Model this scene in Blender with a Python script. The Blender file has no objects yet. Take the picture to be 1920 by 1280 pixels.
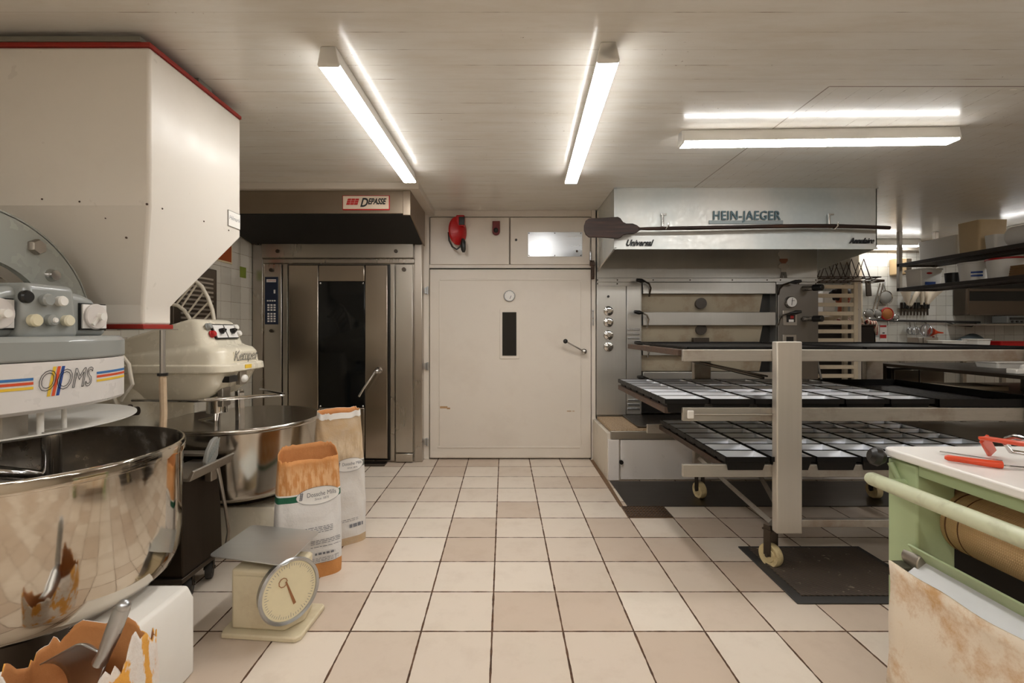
import bpy, bmesh, math, random
from mathutils import Vector, Matrix, Euler
random.seed(7)
S = bpy.context.scene
COL = S.collection
# ---------------------------------------------------------------- camera, world, exposure
CX, CY, F, H = 945.0, 619.0, 880.0, 1.285
cd = bpy.data.cameras.new('camera'); cam = bpy.data.objects.new('camera', cd); COL.objects.link(cam)
cam.location = (0, 0, H); cam.rotation_euler = (math.pi/2, 0, 0)
cd.sensor_width = 36; cd.lens = 36*F/1920; cd.shift_x = 15/1920; cd.shift_y = -21/1920
cd.clip_start = 0.02; S.camera = cam
w = bpy.data.worlds.new('world'); S.world = w; w.use_nodes = True
w.node_tree.nodes['Background'].inputs[0].default_value = (1, .86, .7, 1)
w.node_tree.nodes['Background'].inputs[1].default_value = 0.05
S.view_settings.view_transform = 'Standard'; S.view_settings.look = 'None'
S.view_settings.exposure = 0.55; S.view_settings.gamma = 1
S.view_settings.use_curve_mapping = False
TUBE = 24.0            # strength of the fluorescent diffusers
def P(px, py, d): return Vector(((px-CX)/F*d, d, H-(py-CY)/F*d))
# ---------------------------------------------------------------- helpers
OFF = {}
def lin(c):
    o = []
    for v in c:
        v = v/255.0
        o.append(v/12.92 if v <= .04045 else ((v+.055)/1.055)**2.4)
    return (*o, 1)
def tag(o, label=None, cat=None, group=None, kind=None):
    if label: o['label'] = label
    if cat: o['category'] = cat
    if group: o['group'] = group
    if kind: o['kind'] = kind
    return o
def thing(name, label, cat, loc, group=None):
    o = bpy.data.objects.new(name, None); COL.objects.link(o)
    o.empty_display_size = .05; o.location = loc; OFF[o.name] = Vector(loc)
    return tag(o, label, cat, group)
class MB:
    def __init__(s): s.bm = bmesh.new(); s.uv = None
    def _new(s, n0, mi):
        s.bm.faces.ensure_lookup_table()
        for f in s.bm.faces[n0:]: f.material_index = mi
        return s
    def mesh(s, vs, fs, mi=0):
        n0 = len(s.bm.faces); b = [s.bm.verts.new(v) for v in vs]
        for f in fs:
            try: s.bm.faces.new([b[i] for i in f])
            except ValueError: pass
        return s._new(n0, mi)
    def box(s, x0, x1, y0, y1, z0, z1, mi=0):
        vs = [(x, y, z) for x in (x0, x1) for y in (y0, y1) for z in (z0, z1)]
        return s.mesh(vs, [(0,1,3,2),(4,6,7,5),(0,4,5,1),(2,3,7,6),(0,2,6,4),(1,5,7,3)], mi)
    def obox(s, c, sx, sy, sz, rot=(0,0,0), mi=0):
        M = Euler(rot).to_matrix(); c = Vector(c)
        vs = [c+M@Vector((x*sx/2, y*sy/2, z*sz/2)) for x in (-1,1) for y in (-1,1) for z in (-1,1)]
        return s.mesh(vs, [(0,1,3,2),(4,6,7,5),(0,4,5,1),(2,3,7,6),(0,2,6,4),(1,5,7,3)], mi)
    def prism(s, pts, axis, a0, a1, mi=0):
        def mk(p, a):
            if axis == 'x': return (a, p[0], p[1])
            if axis == 'y': return (p[0], a, p[1])
            return (p[0], p[1], a)
        n = len(pts); vs = [mk(p, a0) for p in pts]+[mk(p, a1) for p in pts]
        fs = [tuple(range(n)), tuple(range(2*n-1, n-1, -1))]+[(i, (i+1)%n, n+(i+1)%n, n+i) for i in range(n)]
        return s.mesh(vs, fs, mi)
    def tube(s, pts, r, n=8, caps=True, mi=0, closed=False):
        pts = [Vector(p) for p in pts]; rs = r if isinstance(r, (list, tuple)) else [r]*len(pts)
        vs = []; fs = []; up = None; m = len(pts)
        for i, p in enumerate(pts):
            if closed: t = (pts[(i+1)%m]-pts[i-1])
            else: t = (pts[min(i+1, m-1)]-pts[max(i-1, 0)])
            t.normalize()
            if up is None:
                up = Vector((0,0,1)) if abs(t.z) < .9 else Vector((1,0,0))
            a = up-t*up.dot(t)
            if a.length < 1e-5: a = t.orthogonal()
            a.normalize(); up = a; b = t.cross(a)
            for k in range(n):
                q = 2*math.pi*k/n
                vs.append(p+(a*math.cos(q)+b*math.sin(q))*rs[i])
        L = m if closed else m-1
        for i in range(L):
            j = (i+1)%m
            for k in range(n): fs.append((i*n+k, i*n+(k+1)%n, j*n+(k+1)%n, j*n+k))
        if caps and not closed: fs += [tuple(range(n-1, -1, -1)), tuple((m-1)*n+k for k in range(n))]
        return s.mesh(vs, fs, mi)
    def cyl(s, p0, p1, r0, r1=None, n=20, mi=0):
        return s.tube([p0, p1], [r0, r0 if r1 is None else r1], n, mi=mi)
    def lathe(s, c, prof, n=64, mi=0, axis=None):
        c = Vector(c); vs = []; fs = []; m = len(prof)
        R = Matrix.Identity(3) if axis is None else Vector((0,0,1)).rotation_difference(Vector(axis)).to_matrix()
        for (r, z) in prof:
            r = max(r, 1e-4)
            for k in range(n):
                q = 2*math.pi*k/n; vs.append(c+R@Vector((r*math.cos(q), r*math.sin(q), z)))
        for i in range(m-1):
            for k in range(n): fs.append((i*n+k, i*n+(k+1)%n, (i+1)*n+(k+1)%n, (i+1)*n+k))
        fs += [tuple(range(n-1, -1, -1)), tuple((m-1)*n+k for k in range(n))]
        return s.mesh(vs, fs, mi)
    def ball(s, c, r, n=16, mi=0):
        rr = r if isinstance(r, (list, tuple)) else (r, r, r); c = Vector(c); vs = []; fs = []; m = n//2
        for i in range(m+1):
            a = math.pi*i/m
            for k in range(n):
                q = 2*math.pi*k/n
                vs.append(c+Vector((rr[0]*max(math.sin(a),1e-3)*math.cos(q), rr[1]*max(math.sin(a),1e-3)*math.sin(q), rr[2]*math.cos(a))))
        for i in range(m):
            for k in range(n): fs.append((i*n+k, (i+1)*n+k, (i+1)*n+(k+1)%n, i*n+(k+1)%n))
        return s.mesh(vs, fs, mi)
    def loft(s, rings, caps=True, mi=0):
        n = len(rings[0]); vs = [v for r in rings for v in r]; fs = []
        for i in range(len(rings)-1):
            for k in range(n): fs.append((i*n+k, i*n+(k+1)%n, (i+1)*n+(k+1)%n, (i+1)*n+k))
        if caps: fs += [tuple(range(n-1, -1, -1)), tuple((len(rings)-1)*n+k for k in range(n))]
        return s.mesh(vs, fs, mi)
    def text(s, string, size, fn, extrude=.0, shear=0, outline=0, bold=0, xs=1.0, mi=0, space=1.0):
        cu = bpy.data.curves.new('t', 'FONT'); cu.body = string; cu.size = size; cu.shear = shear
        cu.align_x = 'CENTER'; cu.align_y = 'CENTER'; cu.resolution_u = 3; cu.space_character = space
        cu.extrude = extrude
        if outline: cu.fill_mode = 'NONE'; cu.bevel_depth = outline; cu.bevel_resolution = 0
        else: cu.offset = bold
        ob = bpy.data.objects.new('t', cu); COL.objects.link(ob)
        bpy.context.view_layer.update()
        me = bpy.data.meshes.new_from_object(ob.evaluated_get(bpy.context.evaluated_depsgraph_get()))
        vs = [fn(v.co.x*xs, v.co.y, v.co.z) for v in me.vertices]; fs = [tuple(p.vertices) for p in me.polygons]
        bpy.data.objects.remove(ob); bpy.data.curves.remove(cu); bpy.data.meshes.remove(me)
        return s.mesh(vs, fs, mi)
    def xf(s, M):
        s.bm.transform(M); return s
    def rotz(s, a, c):
        c = Vector(c); return s.xf(Matrix.Translation(c)@Matrix.Rotation(a, 4, 'Z')@Matrix.Translation(-c))
    def build(s, name, mat, parent=None, bevel=0, smooth=35, label=None, kind=None, seg=2, recalc=True):
        if recalc: bmesh.ops.recalc_face_normals(s.bm, faces=s.bm.faces)
        me = bpy.data.meshes.new(name)
        if parent is not None: o_ = OFF[parent.name]
        else:
            vs = [v.co for v in s.bm.verts]
            o_ = Vector(((min(v.x for v in vs)+max(v.x for v in vs))/2, (min(v.y for v in vs)+max(v.y for v in vs))/2, min(v.z for v in vs)))
        bmesh.ops.translate(s.bm, verts=s.bm.verts, vec=-o_)
        s.bm.to_mesh(me); s.bm.free()
        for m in (mat if isinstance(mat, (list, tuple)) else [mat]): me.materials.append(m)
        if smooth:
            me.shade_smooth(); me.set_sharp_from_angle(angle=math.radians(smooth))
        o = bpy.data.objects.new(name, me); COL.objects.link(o)
        if parent is not None: o.parent = parent
        else: o.location = o_
        OFF[o.name] = o_
        if bevel:
            b = o.modifiers.new('bevel', 'BEVEL'); b.width = bevel; b.segments = seg; b.limit_method = 'ANGLE'; b.angle_limit = math.radians(40)
            b.harden_normals = False
        if label: o['label'] = label
        if kind: o['kind'] = kind
        return o
    def single(s, name, mat, label, cat, group=None, **k):
        return tag(s.build(name, mat, None, **k), label, cat, group)
def copy_tree(o, parent=None):
    c = o.copy(); COL.objects.link(c); c.parent = parent
    OFF[c.name] = OFF.get(o.name, Vector())
    for ch in list(o.children): copy_tree(ch, c)
    return c
def arc(c, r, a0, a1, n, plane='xy'):
    out = []
    for i in range(n+1):
        a = math.radians(a0+(a1-a0)*i/n); u, v = r*math.cos(a), r*math.sin(a)
        if plane == 'xy': out.append((c[0]+u, c[1]+v, c[2]))
        elif plane == 'xz': out.append((c[0]+u, c[1], c[2]+v))
        else: out.append((c[0], c[1]+u, c[2]+v))
    return out
def rrect(x0, x1, y0, y1, r, z, n=6):
    pts = []
    for (cx, cy, a) in ((x1-r, y1-r, 0), (x0+r, y1-r, 90), (x0+r, y0+r, 180), (x1-r, y0+r, 270)):
        for i in range(n+1):
            q = math.radians(a+90*i/n); pts.append((cx+r*math.cos(q), cy+r*math.sin(q), z))
    return pts
# ---------------------------------------------------------------- materials
class N:
    def __init__(s, name):
        s.m = bpy.data.materials.new(name); s.m.use_nodes = True; s.t = s.m.node_tree
        s.b = s.t.nodes['Principled BSDF']; s.tc = s.t.nodes.new('ShaderNodeTexCoord')
    def n(s, ty, **k):
        x = s.t.nodes.new(ty)
        for a, b in k.items(): setattr(x, a, b)
        return x
    def l(s, a, b): s.t.links.new(a, b)
    def mapping(s, scale=(1,1,1), src='Object', loc=(0,0,0), rot=(0,0,0)):
        mp = s.n('ShaderNodeMapping'); mp.inputs['Scale'].default_value = scale; mp.inputs['Location'].default_value = loc
        mp.inputs['Rotation'].default_value = rot
        s.l(s.tc.outputs[src], mp.inputs[0]); return mp.outputs[0]
    def geo(s, scale=(1,1,1), loc=(0,0,0)):
        g = s.n('ShaderNodeNewGeometry'); mp = s.n('ShaderNodeMapping')
        mp.inputs['Scale'].default_value = scale; mp.inputs['Location'].default_value = loc
        s.l(g.outputs['Position'], mp.inputs[0]); return mp.outputs[0]
    def noise(s, vec, scale=5, detail=4, rough=.55):
        x = s.n('ShaderNodeTexNoise'); x.inputs['Scale'].default_value = scale; x.inputs['Detail'].default_value = detail
        x.inputs['Roughness'].default_value = rough; s.l(vec, x.inputs['Vector']); return x.outputs['Fac']
    def ramp(s, fac, stops, const=False):
        x = s.n('ShaderNodeValToRGB'); e = x.color_ramp.elements
        if const: x.color_ramp.interpolation = 'CONSTANT'
        while len(e) < len(stops): e.new(.5)
        for i, (p, c) in enumerate(stops):
            e[i].position = p; e[i].color = c if len(c) == 4 else (*c, 1)
        s.l(fac, x.inputs[0]); return x.outputs[0]
    def fr(s, fac, a, b, lo=0, hi=1):
        x = s.n('ShaderNodeMapRange'); x.inputs[1].default_value = a; x.inputs[2].default_value = b
        x.inputs[3].default_value = lo; x.inputs[4].default_value = hi; s.l(fac, x.inputs[0]); return x.outputs[0]
    def mix(s, fac, a, b, mode='MIX'):
        x = s.n('ShaderNodeMix', data_type='RGBA', blend_type=mode)
        if isinstance(fac, (int, float)): x.inputs[0].default_value = fac
        else: s.l(fac, x.inputs[0])
        for v, i in ((a, 6), (b, 7)):
            if isinstance(v, tuple): x.inputs[i].default_value = v
            else: s.l(v, x.inputs[i])
        return x.outputs[2]
    def math(s, op, a, b=None, c=None):
        x = s.n('ShaderNodeMath', operation=op)
        for i, v in enumerate((a, b, c)):
            if v is None: continue
            if isinstance(v, (int, float)): x.inputs[i].default_value = v
            else: s.l(v, x.inputs[i])
        return x.outputs[0]
    def bump(s, h, strength=.2, dist=.01):
        x = s.n('ShaderNodeBump'); x.inputs['Strength'].default_value = strength; x.inputs['Distance'].default_value = dist
        s.l(h, x.inputs['Height']); s.l(x.outputs[0], s.b.inputs['Normal']); return x.outputs[0]
    def set(s, base=None, rough=None, metal=None, spec=None, coat=None, emis=None, es=None, alpha=None, trans=None):
        for v, k in ((base,'Base Color'),(rough,'Roughness'),(metal,'Metallic'),(spec,'Specular IOR Level'),(coat,'Coat Weight'),(emis,'Emission Color'),(es,'Emission Strength'),(alpha,'Alpha'),(trans,'Transmission Weight')):
            if v is None: continue
            if isinstance(v, (int, float, tuple)): s.b.inputs[k].default_value = v
            else: s.l(v, s.b.inputs[k])
        return s
def paint(name, c, rough=.4, dirt=.12, dirtc=(120,95,65), sc=3, spec=.5, bump=0):
    k = N(name); v = k.geo(); f = k.noise(v, sc, 6, .65)
    fac = k.fr(f, .5, .8, 0, dirt)
    k.set(base=k.mix(fac, lin(c), lin(dirtc)), rough=k.fr(k.noise(v, sc*4, 3), .3, .7, rough*.85, min(1, rough*1.2)), spec=spec)
    if bump: k.bump(k.noise(v, 60, 3), bump, .003)
    return k.m
def plain(name, c, rough=.5, metal=0, spec=.5):
    k = N(name); f = k.noise(k.geo(), 25, 3)
    a = tuple(x*.9 for x in lin(c)[:3])+(1,)
    k.set(base=k.mix(f, a, lin(c)), rough=rough, metal=metal, spec=spec); return k.m
def steel(name, c=(150,145,138), rough=.28, brush='z', amt=.15, dirt=.15, dirtc=(95,75,55), metal=1.0):
    k = N(name); sc = {'x': (1.5, 45, 45), 'y': (45, 1.5, 45), 'z': (45, 45, 1.5)}[brush]
    g = k.geo(sc); f = k.noise(g, 1.0, 3, .6); big = k.noise(k.geo(), 2.2, 5, .6)
    base = k.mix(k.fr(k.noise(k.geo(), 2.0, 2), .45, .8, 0, dirt), lin(c), lin(dirtc))
    base = k.mix(k.fr(f, .35, .65, 0, amt*.25), base, (.05,.045,.04,1))
    r = k.math('ADD', k.fr(f, .3, .7, -amt*.2, amt*.2), k.fr(k.noise(k.geo(), 1.1, 1), .3, .7, rough*.9, rough*1.15))
    k.set(base=base, rough=r, metal=metal)
    return k.m
def emit(name, c, s):
    k = N(name); k.set(base=lin(c), emis=lin(c), es=s, rough=.6); return k.m
def tiles(name, size, c1, c2, grout, ox=0, oy=0, axes='xy', gw=.02, rough=.35, dirtc=(150,120,90), var=True, dirt=.2, bs=.25):
    """square tiles laid in world space on the given pair of axes"""
    k = N(name); g = k.n('ShaderNodeNewGeometry'); sp = k.n('ShaderNodeSeparateXYZ'); k.l(g.outputs['Position'], sp.inputs[0])
    ax = {'x': 0, 'y': 1, 'z': 2}
    u = k.math('DIVIDE', k.math('SUBTRACT', sp.outputs[ax[axes[0]]], ox), size)
    v = k.math('DIVIDE', k.math('SUBTRACT', sp.outputs[ax[axes[1]]], oy), size)
    wob = k.noise(k.geo(), 14, 3)
    gwn = k.fr(wob, .3, .7, gw*.6, gw*1.4)
    def edge(t):
        f = k.math('FRACT', t); return k.math('MINIMUM', f, k.math('SUBTRACT', 1.0, f))
    e = k.math('MINIMUM', edge(u), edge(v))
    line = k.math('LESS_THAN', e, gwn)
    cb = k.n('ShaderNodeCombineXYZ'); k.l(k.math('FLOOR', u), cb.inputs[0]); k.l(k.math('FLOOR', v), cb.inputs[1])
    wn = k.n('ShaderNodeTexWhiteNoise', noise_dimensions='2D'); k.l(cb.outputs[0], wn.inputs[0])
    col = k.mix(k.ramp(wn.outputs['Value'], [(0, (0,0,0)), (.35, (.12,)*3), (.62, (.55,)*3), (.72, (1,1,1))]), lin(c1), lin(c2)) if var else lin(c1)
    blot = k.noise(k.geo(), 5, 6, .7)
    col = k.mix(k.fr(blot, .5, .85, 0, dirt), col, lin(dirtc))
    spots = k.noise(k.geo(), 90, 2); col = k.mix(k.fr(spots, .72, .8, 0, .35), col, lin(dirtc))
    gcol = k.mix(k.fr(k.noise(k.geo(), 30, 3), .4, .6), lin(grout), tuple(x*1.9 for x in lin(grout)[:3])+(1,))
    k.set(base=k.mix(line, col, gcol), rough=k.mix(line, (rough,)*3+(1,), (.9,)*3+(1,)))
    k.l(k.math('ADD', k.fr(blot, .3, .7, rough*.8, rough*1.3), k.math('MULTIPLY', line, .5)), k.b.inputs['Roughness'])
    k.bump(k.math('SUBTRACT', k.math('MULTIPLY', k.fr(e, 0, gw*1.6), 1.0), k.math('MULTIPLY', k.noise(k.geo(), 9, 3), .25)), bs, .004)
    return k.m
M = {}
M['floor'] = tiles('floor_tiles', .3028, (224,211,195), (200,181,162), (70,48,32), ox=-.051, oy=2.004, gw=.013, rough=.38, dirt=.22)
M['walltile'] = tiles('white_wall_tiles', .152, (206,200,186), (196,190,176), (120,108,92), ox=-2.46, oy=.02, axes='yz', gw=.012, rough=.12, dirt=.1, bs=.12)
M['fartile'] = tiles('far_wall_tiles', .1325, (226,224,216), (212,210,200), (120,112,100), ox=4.7, oy=.03, axes='xz', gw=.014, rough=.15, dirt=.05, bs=.12)
def ceilmat():
    k = N('ceiling_panels'); g = k.n('ShaderNodeNewGeometry'); sp = k.n('ShaderNodeSeparateXYZ'); k.l(g.outputs['Position'], sp.inputs[0])
    y = k.math('DIVIDE', sp.outputs[1], .118); f = k.math('FRACT', y); e = k.math('MINIMUM', f, k.math('SUBTRACT', 1.0, f))
    inr = k.math('MULTIPLY', k.math('GREATER_THAN', sp.outputs[0], 1.6), k.math('GREATER_THAN', sp.outputs[1], 2.31))
    f2 = k.math('FRACT', k.math('DIVIDE', sp.outputs[0], .118)); e2 = k.math('MINIMUM', f2, k.math('SUBTRACT', 1.0, f2))
    e = k.math('ADD', k.math('MULTIPLY', e, k.math('SUBTRACT', 1.0, inr)), k.math('MULTIPLY', e2, inr))
    bx = k.math('ABSOLUTE', k.math('SUBTRACT', sp.outputs[0], 1.6)); by = k.math('ABSOLUTE', k.math('SUBTRACT', sp.outputs[1], 2.31))
    bd = k.math('MAXIMUM', k.math('MULTIPLY', k.math('LESS_THAN', bx, .004), k.math('GREATER_THAN', sp.outputs[1], 2.31)), k.math('MULTIPLY', k.math('LESS_THAN', by, .004), k.math('GREATER_THAN', sp.outputs[0], 1.6)))
    line = k.math('LESS_THAN', e, .012)
    n1 = k.noise(k.geo((.8, 4, 1)), 2.5, 5, .7)
    brk = k.fr(k.noise(k.geo((1.3, 9, 1), (3, 1, 0)), 2.0, 4, .7), .52, .62)
    rust = k.math('MULTIPLY', line, brk)
    spk = k.fr(k.noise(k.geo((60, 60, 60)), 1, 2), .68, .73); area = k.fr(k.noise(k.geo((1.2, 1.8, 1), (5, 2, 0)), 1.6, 3), .56, .66)
    spk = k.math('MULTIPLY', spk, area)
    base = k.mix(k.fr(n1, .4, .8, 0, .55), lin((229,225,217)), lin((206,194,174)))
    base = k.mix(k.math('MULTIPLY', line, .18), base, lin((120,100,75)))
    base = k.mix(k.math('MULTIPLY', rust, .85), base, lin((105,65,28)))
    base = k.mix(k.math('MULTIPLY', spk, .75), base, lin((110,72,35)))
    base = k.mix(k.math('MULTIPLY', bd, .7), base, lin((96,66,40)))
    k.set(base=base, rough=k.fr(n1, .3, .8, .16, .3), spec=.5)
    h = k.math('ADD', k.math('MULTIPLY', k.fr(e, 0, .05), .3), k.noise(k.geo((1, 3, 1)), 6, 2))
    k.bump(h, .06, .01); return k.m
M['ceiling'] = ceilmat()
M['cream'] = paint('cream_enamel', (215,205,192), .35, .12, (140,100,60), 2.5)
M['creamwall'] = paint('cream_wall', (196,184,166), .5, .25, (150,120,85), 2.0)
M['hopper'] = paint('hopper_white', (230,223,212), .32, .12, (165,140,105), 2.2)
M['white'] = paint('white_enamel', (226,220,214), .3, .08, (150,130,110), 3)
M['whiteplastic'] = paint('white_plastic', (232,228,220), .45, .05, (160,140,120), 5)
M['grey'] = paint('grey_enamel', (150,152,148), .22, .05, (100,95,85), 3, .6)
M['kemper'] = paint('ivory_enamel', (226,217,196), .25, .1, (150,120,70), 4, .6)
M['ivorytube'] = paint('ivory_tube', (226,216,198), .35, .15, (150,120,80), 9)
M['red'] = paint('red_paint', (150,35,22), .5, .4, (90,40,25), 25)
M['redplastic'] = paint('red_plastic', (176,18,20), .35, .1, (80,10,10), 10)
M['darkred'] = paint('dark_red', (105,22,18), .4, .1, (60,10,10), 10)
M['orange'] = plain('orange_plastic', (226,78,38), .4)
M['black'] = plain('black_plastic', (26,24,22), .35)
M['rubber'] = plain('black_rubber', (58,55,52), .65)
M['mat'] = None
M['steelz'] = steel('brushed_steel_vertical', (186,178,168), .27, 'z', .02, .10)
M['steelx'] = steel('brushed_steel_horizontal', (190,184,174), .3, 'z', .02, .10)
M['ovensteel'] = steel('oven_steel', (196,194,188), .36, 'z', .1, .25, (100,88,74), .85)
M['hoodsteel'] = None
M['dark_steel'] = steel('dark_steel', (92,84,76), .38, 'z', .2, .3, (50,40,30))
M['satin'] = steel('satin_steel', (178,172,162), .4, 'x', .15, .3, (120,85,55))
M['rack'] = None
M['chrome'] = plain('chrome', (205,203,200), .12, 1)
M['alu'] = steel('aluminium', (190,192,194), .3, 'x', .1, .1)
M['rusty'] = paint('rusty_brown_steel', (70,52,40), .55, .6, (105,62,34), 20)
M['blacktray'] = paint('black_baked_steel', (14,12,11), .5, .4, (40,28,20), 12, .3)
M['tinside'] = steel('tin_inside', (240,243,248), .36, 'x', .05, .25, (120,110,100))
M['green'] = paint('pale_green_enamel', (172,188,144), .4, .2, (120,120,80), 6)
M['greentube'] = paint('worn_pale_green_tube', (208,212,180), .35, .5, (110,95,60), 14)
M['marble'] = paint('white_worktop', (238,234,228), .35, .05, (190,180,165), 6)
M['wood'] = None
M['lightwood'] = paint('light_wood', (214,198,172), .55, .25, (150,115,75), 12)
M['peel'] = None
M['glassdark'] = plain('dark_glass', (10,12,13), .06)
M['brass'] = plain('brass', (190,150,80), .3, 1)
M['blue'] = plain('navy_keypad', (22,34,58), .4)
M['ink'] = plain('black_ink', (28,28,30), .6)
M['greyink'] = plain('grey_ink', (120,120,125), .7)
M['inkred'] = plain('red_ink', (190,30,30), .5)
M['inkorange'] = plain('orange_red_ink', (222,84,40), .5)
M['inkyellow'] = plain('yellow_ink', (240,198,60), .5)
M['inkblue'] = plain('blue_ink', (60,118,178), .5)
M['inkdkblue'] = plain('dark_blue_ink', (40,76,150), .5)
M['paper'] = plain('white_paper', (232,228,222), .7)
M['flour'] = plain('flour', (238,232,222), .95)
M['tube'] = emit('fluorescent_diffuser', (253,252,250), TUBE)
M['tube_far'] = emit('far_fluorescent_diffuser', (253,252,250), 18)
def mk():
    k = N('bead_blasted_hood_steel'); g = k.geo((1,1,1)); v = k.n('ShaderNodeTexVoronoi'); v.inputs['Scale'].default_value = 26
    k.l(g, v.inputs['Vector']); big = k.noise(g, 1.3, 4)
    k.set(base=k.mix(k.fr(big, .4, .7), lin((218,216,210)), lin((192,200,200))), rough=k.fr(v.outputs['Distance'], 0, .6, .36, .52), metal=.8)
    k.bump(v.outputs['Distance'], .08, .004); M['hoodsteel'] = k.m
    k = N('scuffed_rack_steel'); g = k.geo((3,3,20)); a = k.noise(g, 2, 5, .7); b = k.noise(k.geo(), 3, 5, .7)
    k.set(base=k.mix(k.fr(b, .5, .75, 0, .6), k.mix(a, lin((190,184,174)), lin((166,158,146))), lin((120,88,60))), rough=k.fr(a, .3, .7, .34, .5), metal=.5); M['rack'] = k.m
    k = N('peel_wood'); g = k.geo((1,14,14)); a = k.noise(g, 3, 5, .6)
    k.set(base=k.ramp(a, [(.3, lin((20,12,8))[:3]), (.6, lin((48,28,18))[:3]), (.8, lin((80,50,32))[:3])]), rough=.5, spec=.35); M['peel'] = k.m
    k = N('ribbed_rubber_mat'); g = k.n('ShaderNodeNewGeometry'); w_ = k.n('ShaderNodeTexWave', bands_direction='DIAGONAL'); w_.inputs['Scale'].default_value = 22
    w_.inputs['Distortion'].default_value = 2; w_.inputs['Detail'].default_value = 1; k.l(g.outputs['Position'], w_.inputs['Vector'])
    fl = k.fr(k.noise(k.geo(), 35, 3), .66, .74); n = k.noise(k.geo(), 5, 4)
    k.set(base=k.mix(k.math('MULTIPLY', fl, .6), k.mix(k.math('MULTIPLY', w_.outputs['Fac'], n), lin((60,52,45)), lin((112,94,78))), lin((200,185,165))), rough=.7)
    k.bump(w_.outputs['Fac'], .6, .004); M['mat'] = k.m
    k = N('polished_bowl_steel'); g = k.geo((1,1,30)); a = k.noise(g, 3, 3); b = k.noise(k.geo(), 4, 4)
    k.set(base=k.mix(k.fr(b, .45, .8, 0, .3), lin((206,198,186)), lin((140,120,98))), rough=k.fr(a, .3, .7, .05, .11), metal=1)
    k.bump(k.noise(k.geo((2,2,4)), 3, 2), .06, .01); M['bowl'] = k.m
    k = N('floury_bowl_inside'); b = k.noise(k.geo(), 7, 6, .7)
    fl = k.fr(b, .58, .72, 0, .6)
    k.set(base=k.mix(fl, lin((140,132,122)), lin((205,200,192))), rough=k.fr(b, .4, .7, .22, .8), metal=k.math('SUBTRACT', 1.0, fl)); M['bowlin'] = k.m
    k = N('stone_slab'); v = k.noise(k.geo(), 90, 4, .8)
    k.set(base=k.ramp(v, [(.35, lin((110,84,60))[:3]), (.5, lin((165,135,100))[:3]), (.65, lin((200,180,150))[:3])]), rough=.45); M['stone'] = k.m
    k = N('stained_white_base'); v = k.noise(k.geo((2,2,1)), 3, 6, .7)
    k.set(base=k.mix(k.fr(v, .55, .7, 0, .5), lin((214,204,188)), lin((150,135,115))), rough=.45); M['base'] = k.m
    k = N('stained_cream_canvas'); a = k.noise(k.geo(), 5.5, 7, .75); b = k.noise(k.geo(), 30, 4, .7)
    c = k.mix(k.fr(a, .5, .68, 0, .85), lin((232,216,194)), lin((196,146,84))); c = k.mix(k.fr(b, .6, .75, 0, .4), c, lin((214,180,130)))
    k.set(base=c, rough=.85); k.bump(b, .2, .004); M['canvas'] = k.m
    k = N('woven_belt'); w1 = k.n('ShaderNodeTexWave', bands_direction='Y'); w1.inputs['Scale'].default_value = 55; w1.inputs['Distortion'].default_value = .6
    k.l(k.geo(), w1.inputs['Vector']); w2 = k.n('ShaderNodeTexWave', bands_direction='Z'); w2.inputs['Scale'].default_value = 40; k.l(k.geo(), w2.inputs['Vector'])
    a = k.noise(k.geo(), 6, 5, .7); c = k.mix(a, lin((206,164,112)), lin((228,196,150)))
    ww = k.math('MULTIPLY', w1.outputs['Fac'], w2.outputs['Fac'])
    k.set(base=k.mix(k.math('MULTIPLY', ww, .5), c, lin((236,206,164))), rough=.85); k.bump(ww, .5, .003); M['belt'] = k.m
    k = N('translucent_cloudy_plastic'); k.set(base=lin((225,217,210)), rough=.3, trans=.15); M['clear'] = k.m
    k = N('kraft_inside'); a = k.noise(k.geo(), 12, 5, .7)
    k.set(base=k.mix(a, lin((176,112,62)), lin((212,150,92))), rough=.8); k.bump(a, .4, .01); M['kraft'] = k.m
mk()
def patchmat():
    k = N('torn_printed_paper'); a = k.noise(k.geo((1,1,.5)), 16, 4, .6); b = k.noise(k.geo(), 12, 5, .7)
    c = k.mix(k.fr(a, .46, .50), lin((228,166,72)), lin((230,222,214))); c = k.mix(k.fr(b, .5, .8, 0, .4), c, lin((190,130,60)))
    k.set(base=c, rough=.75); k.bump(b, .6, .015); return k.m
def bagmat(name, kraft, pale, bandz0, bandz1, botz, white=(222,219,216), greenc=(24,94,66), wash=0.0):
    k = N(name); uv = k.n('ShaderNodeUVMap'); sp = k.n('ShaderNodeSeparateXYZ'); k.l(uv.outputs[0], sp.inputs[0])
    v = sp.outputs[1]
    mp = k.n('ShaderNodeMapping'); mp.inputs['Scale'].default_value = (55, 11, 1); k.l(uv.outputs[0], mp.inputs[0])
    ears = k.noise(mp.outputs[0], 1, 5, .6); crk = k.noise(k.geo(), 9, 5, .7)
    zone = k.math('MULTIPLY', k.fr(v, bandz1+.16, bandz1+.10, 0, 1), k.fr(v, bandz1-.01, bandz1, 0, 1))
    k1 = k.mix(k.fr(crk, .4, .7, 0, .35), lin(kraft), tuple(x*.72 for x in lin(kraft)[:3])+(1,))
    top = k.mix(k.math('MULTIPLY', zone, k.fr(ears, .42, .56, 0, .75)), k1, lin(pale))
    band = k.math('MULTIPLY', k.math('GREATER_THAN', v, bandz0), k.math('LESS_THAN', v, bandz1-.008))
    low = k.math('LESS_THAN', v, bandz1)
    col = k.mix(low, top, lin(white)); col = k.mix(band, col, lin(greenc))
    col = k.mix(k.math('LESS_THAN', v, botz), col, k1)
    if wash: col = k.mix(k.fr(crk, .4, .6, wash*.4, wash), col, lin((206,196,180)))
    k.set(base=col, rough=.7); k.bump(crk, .5, .012); return k.m
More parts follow.
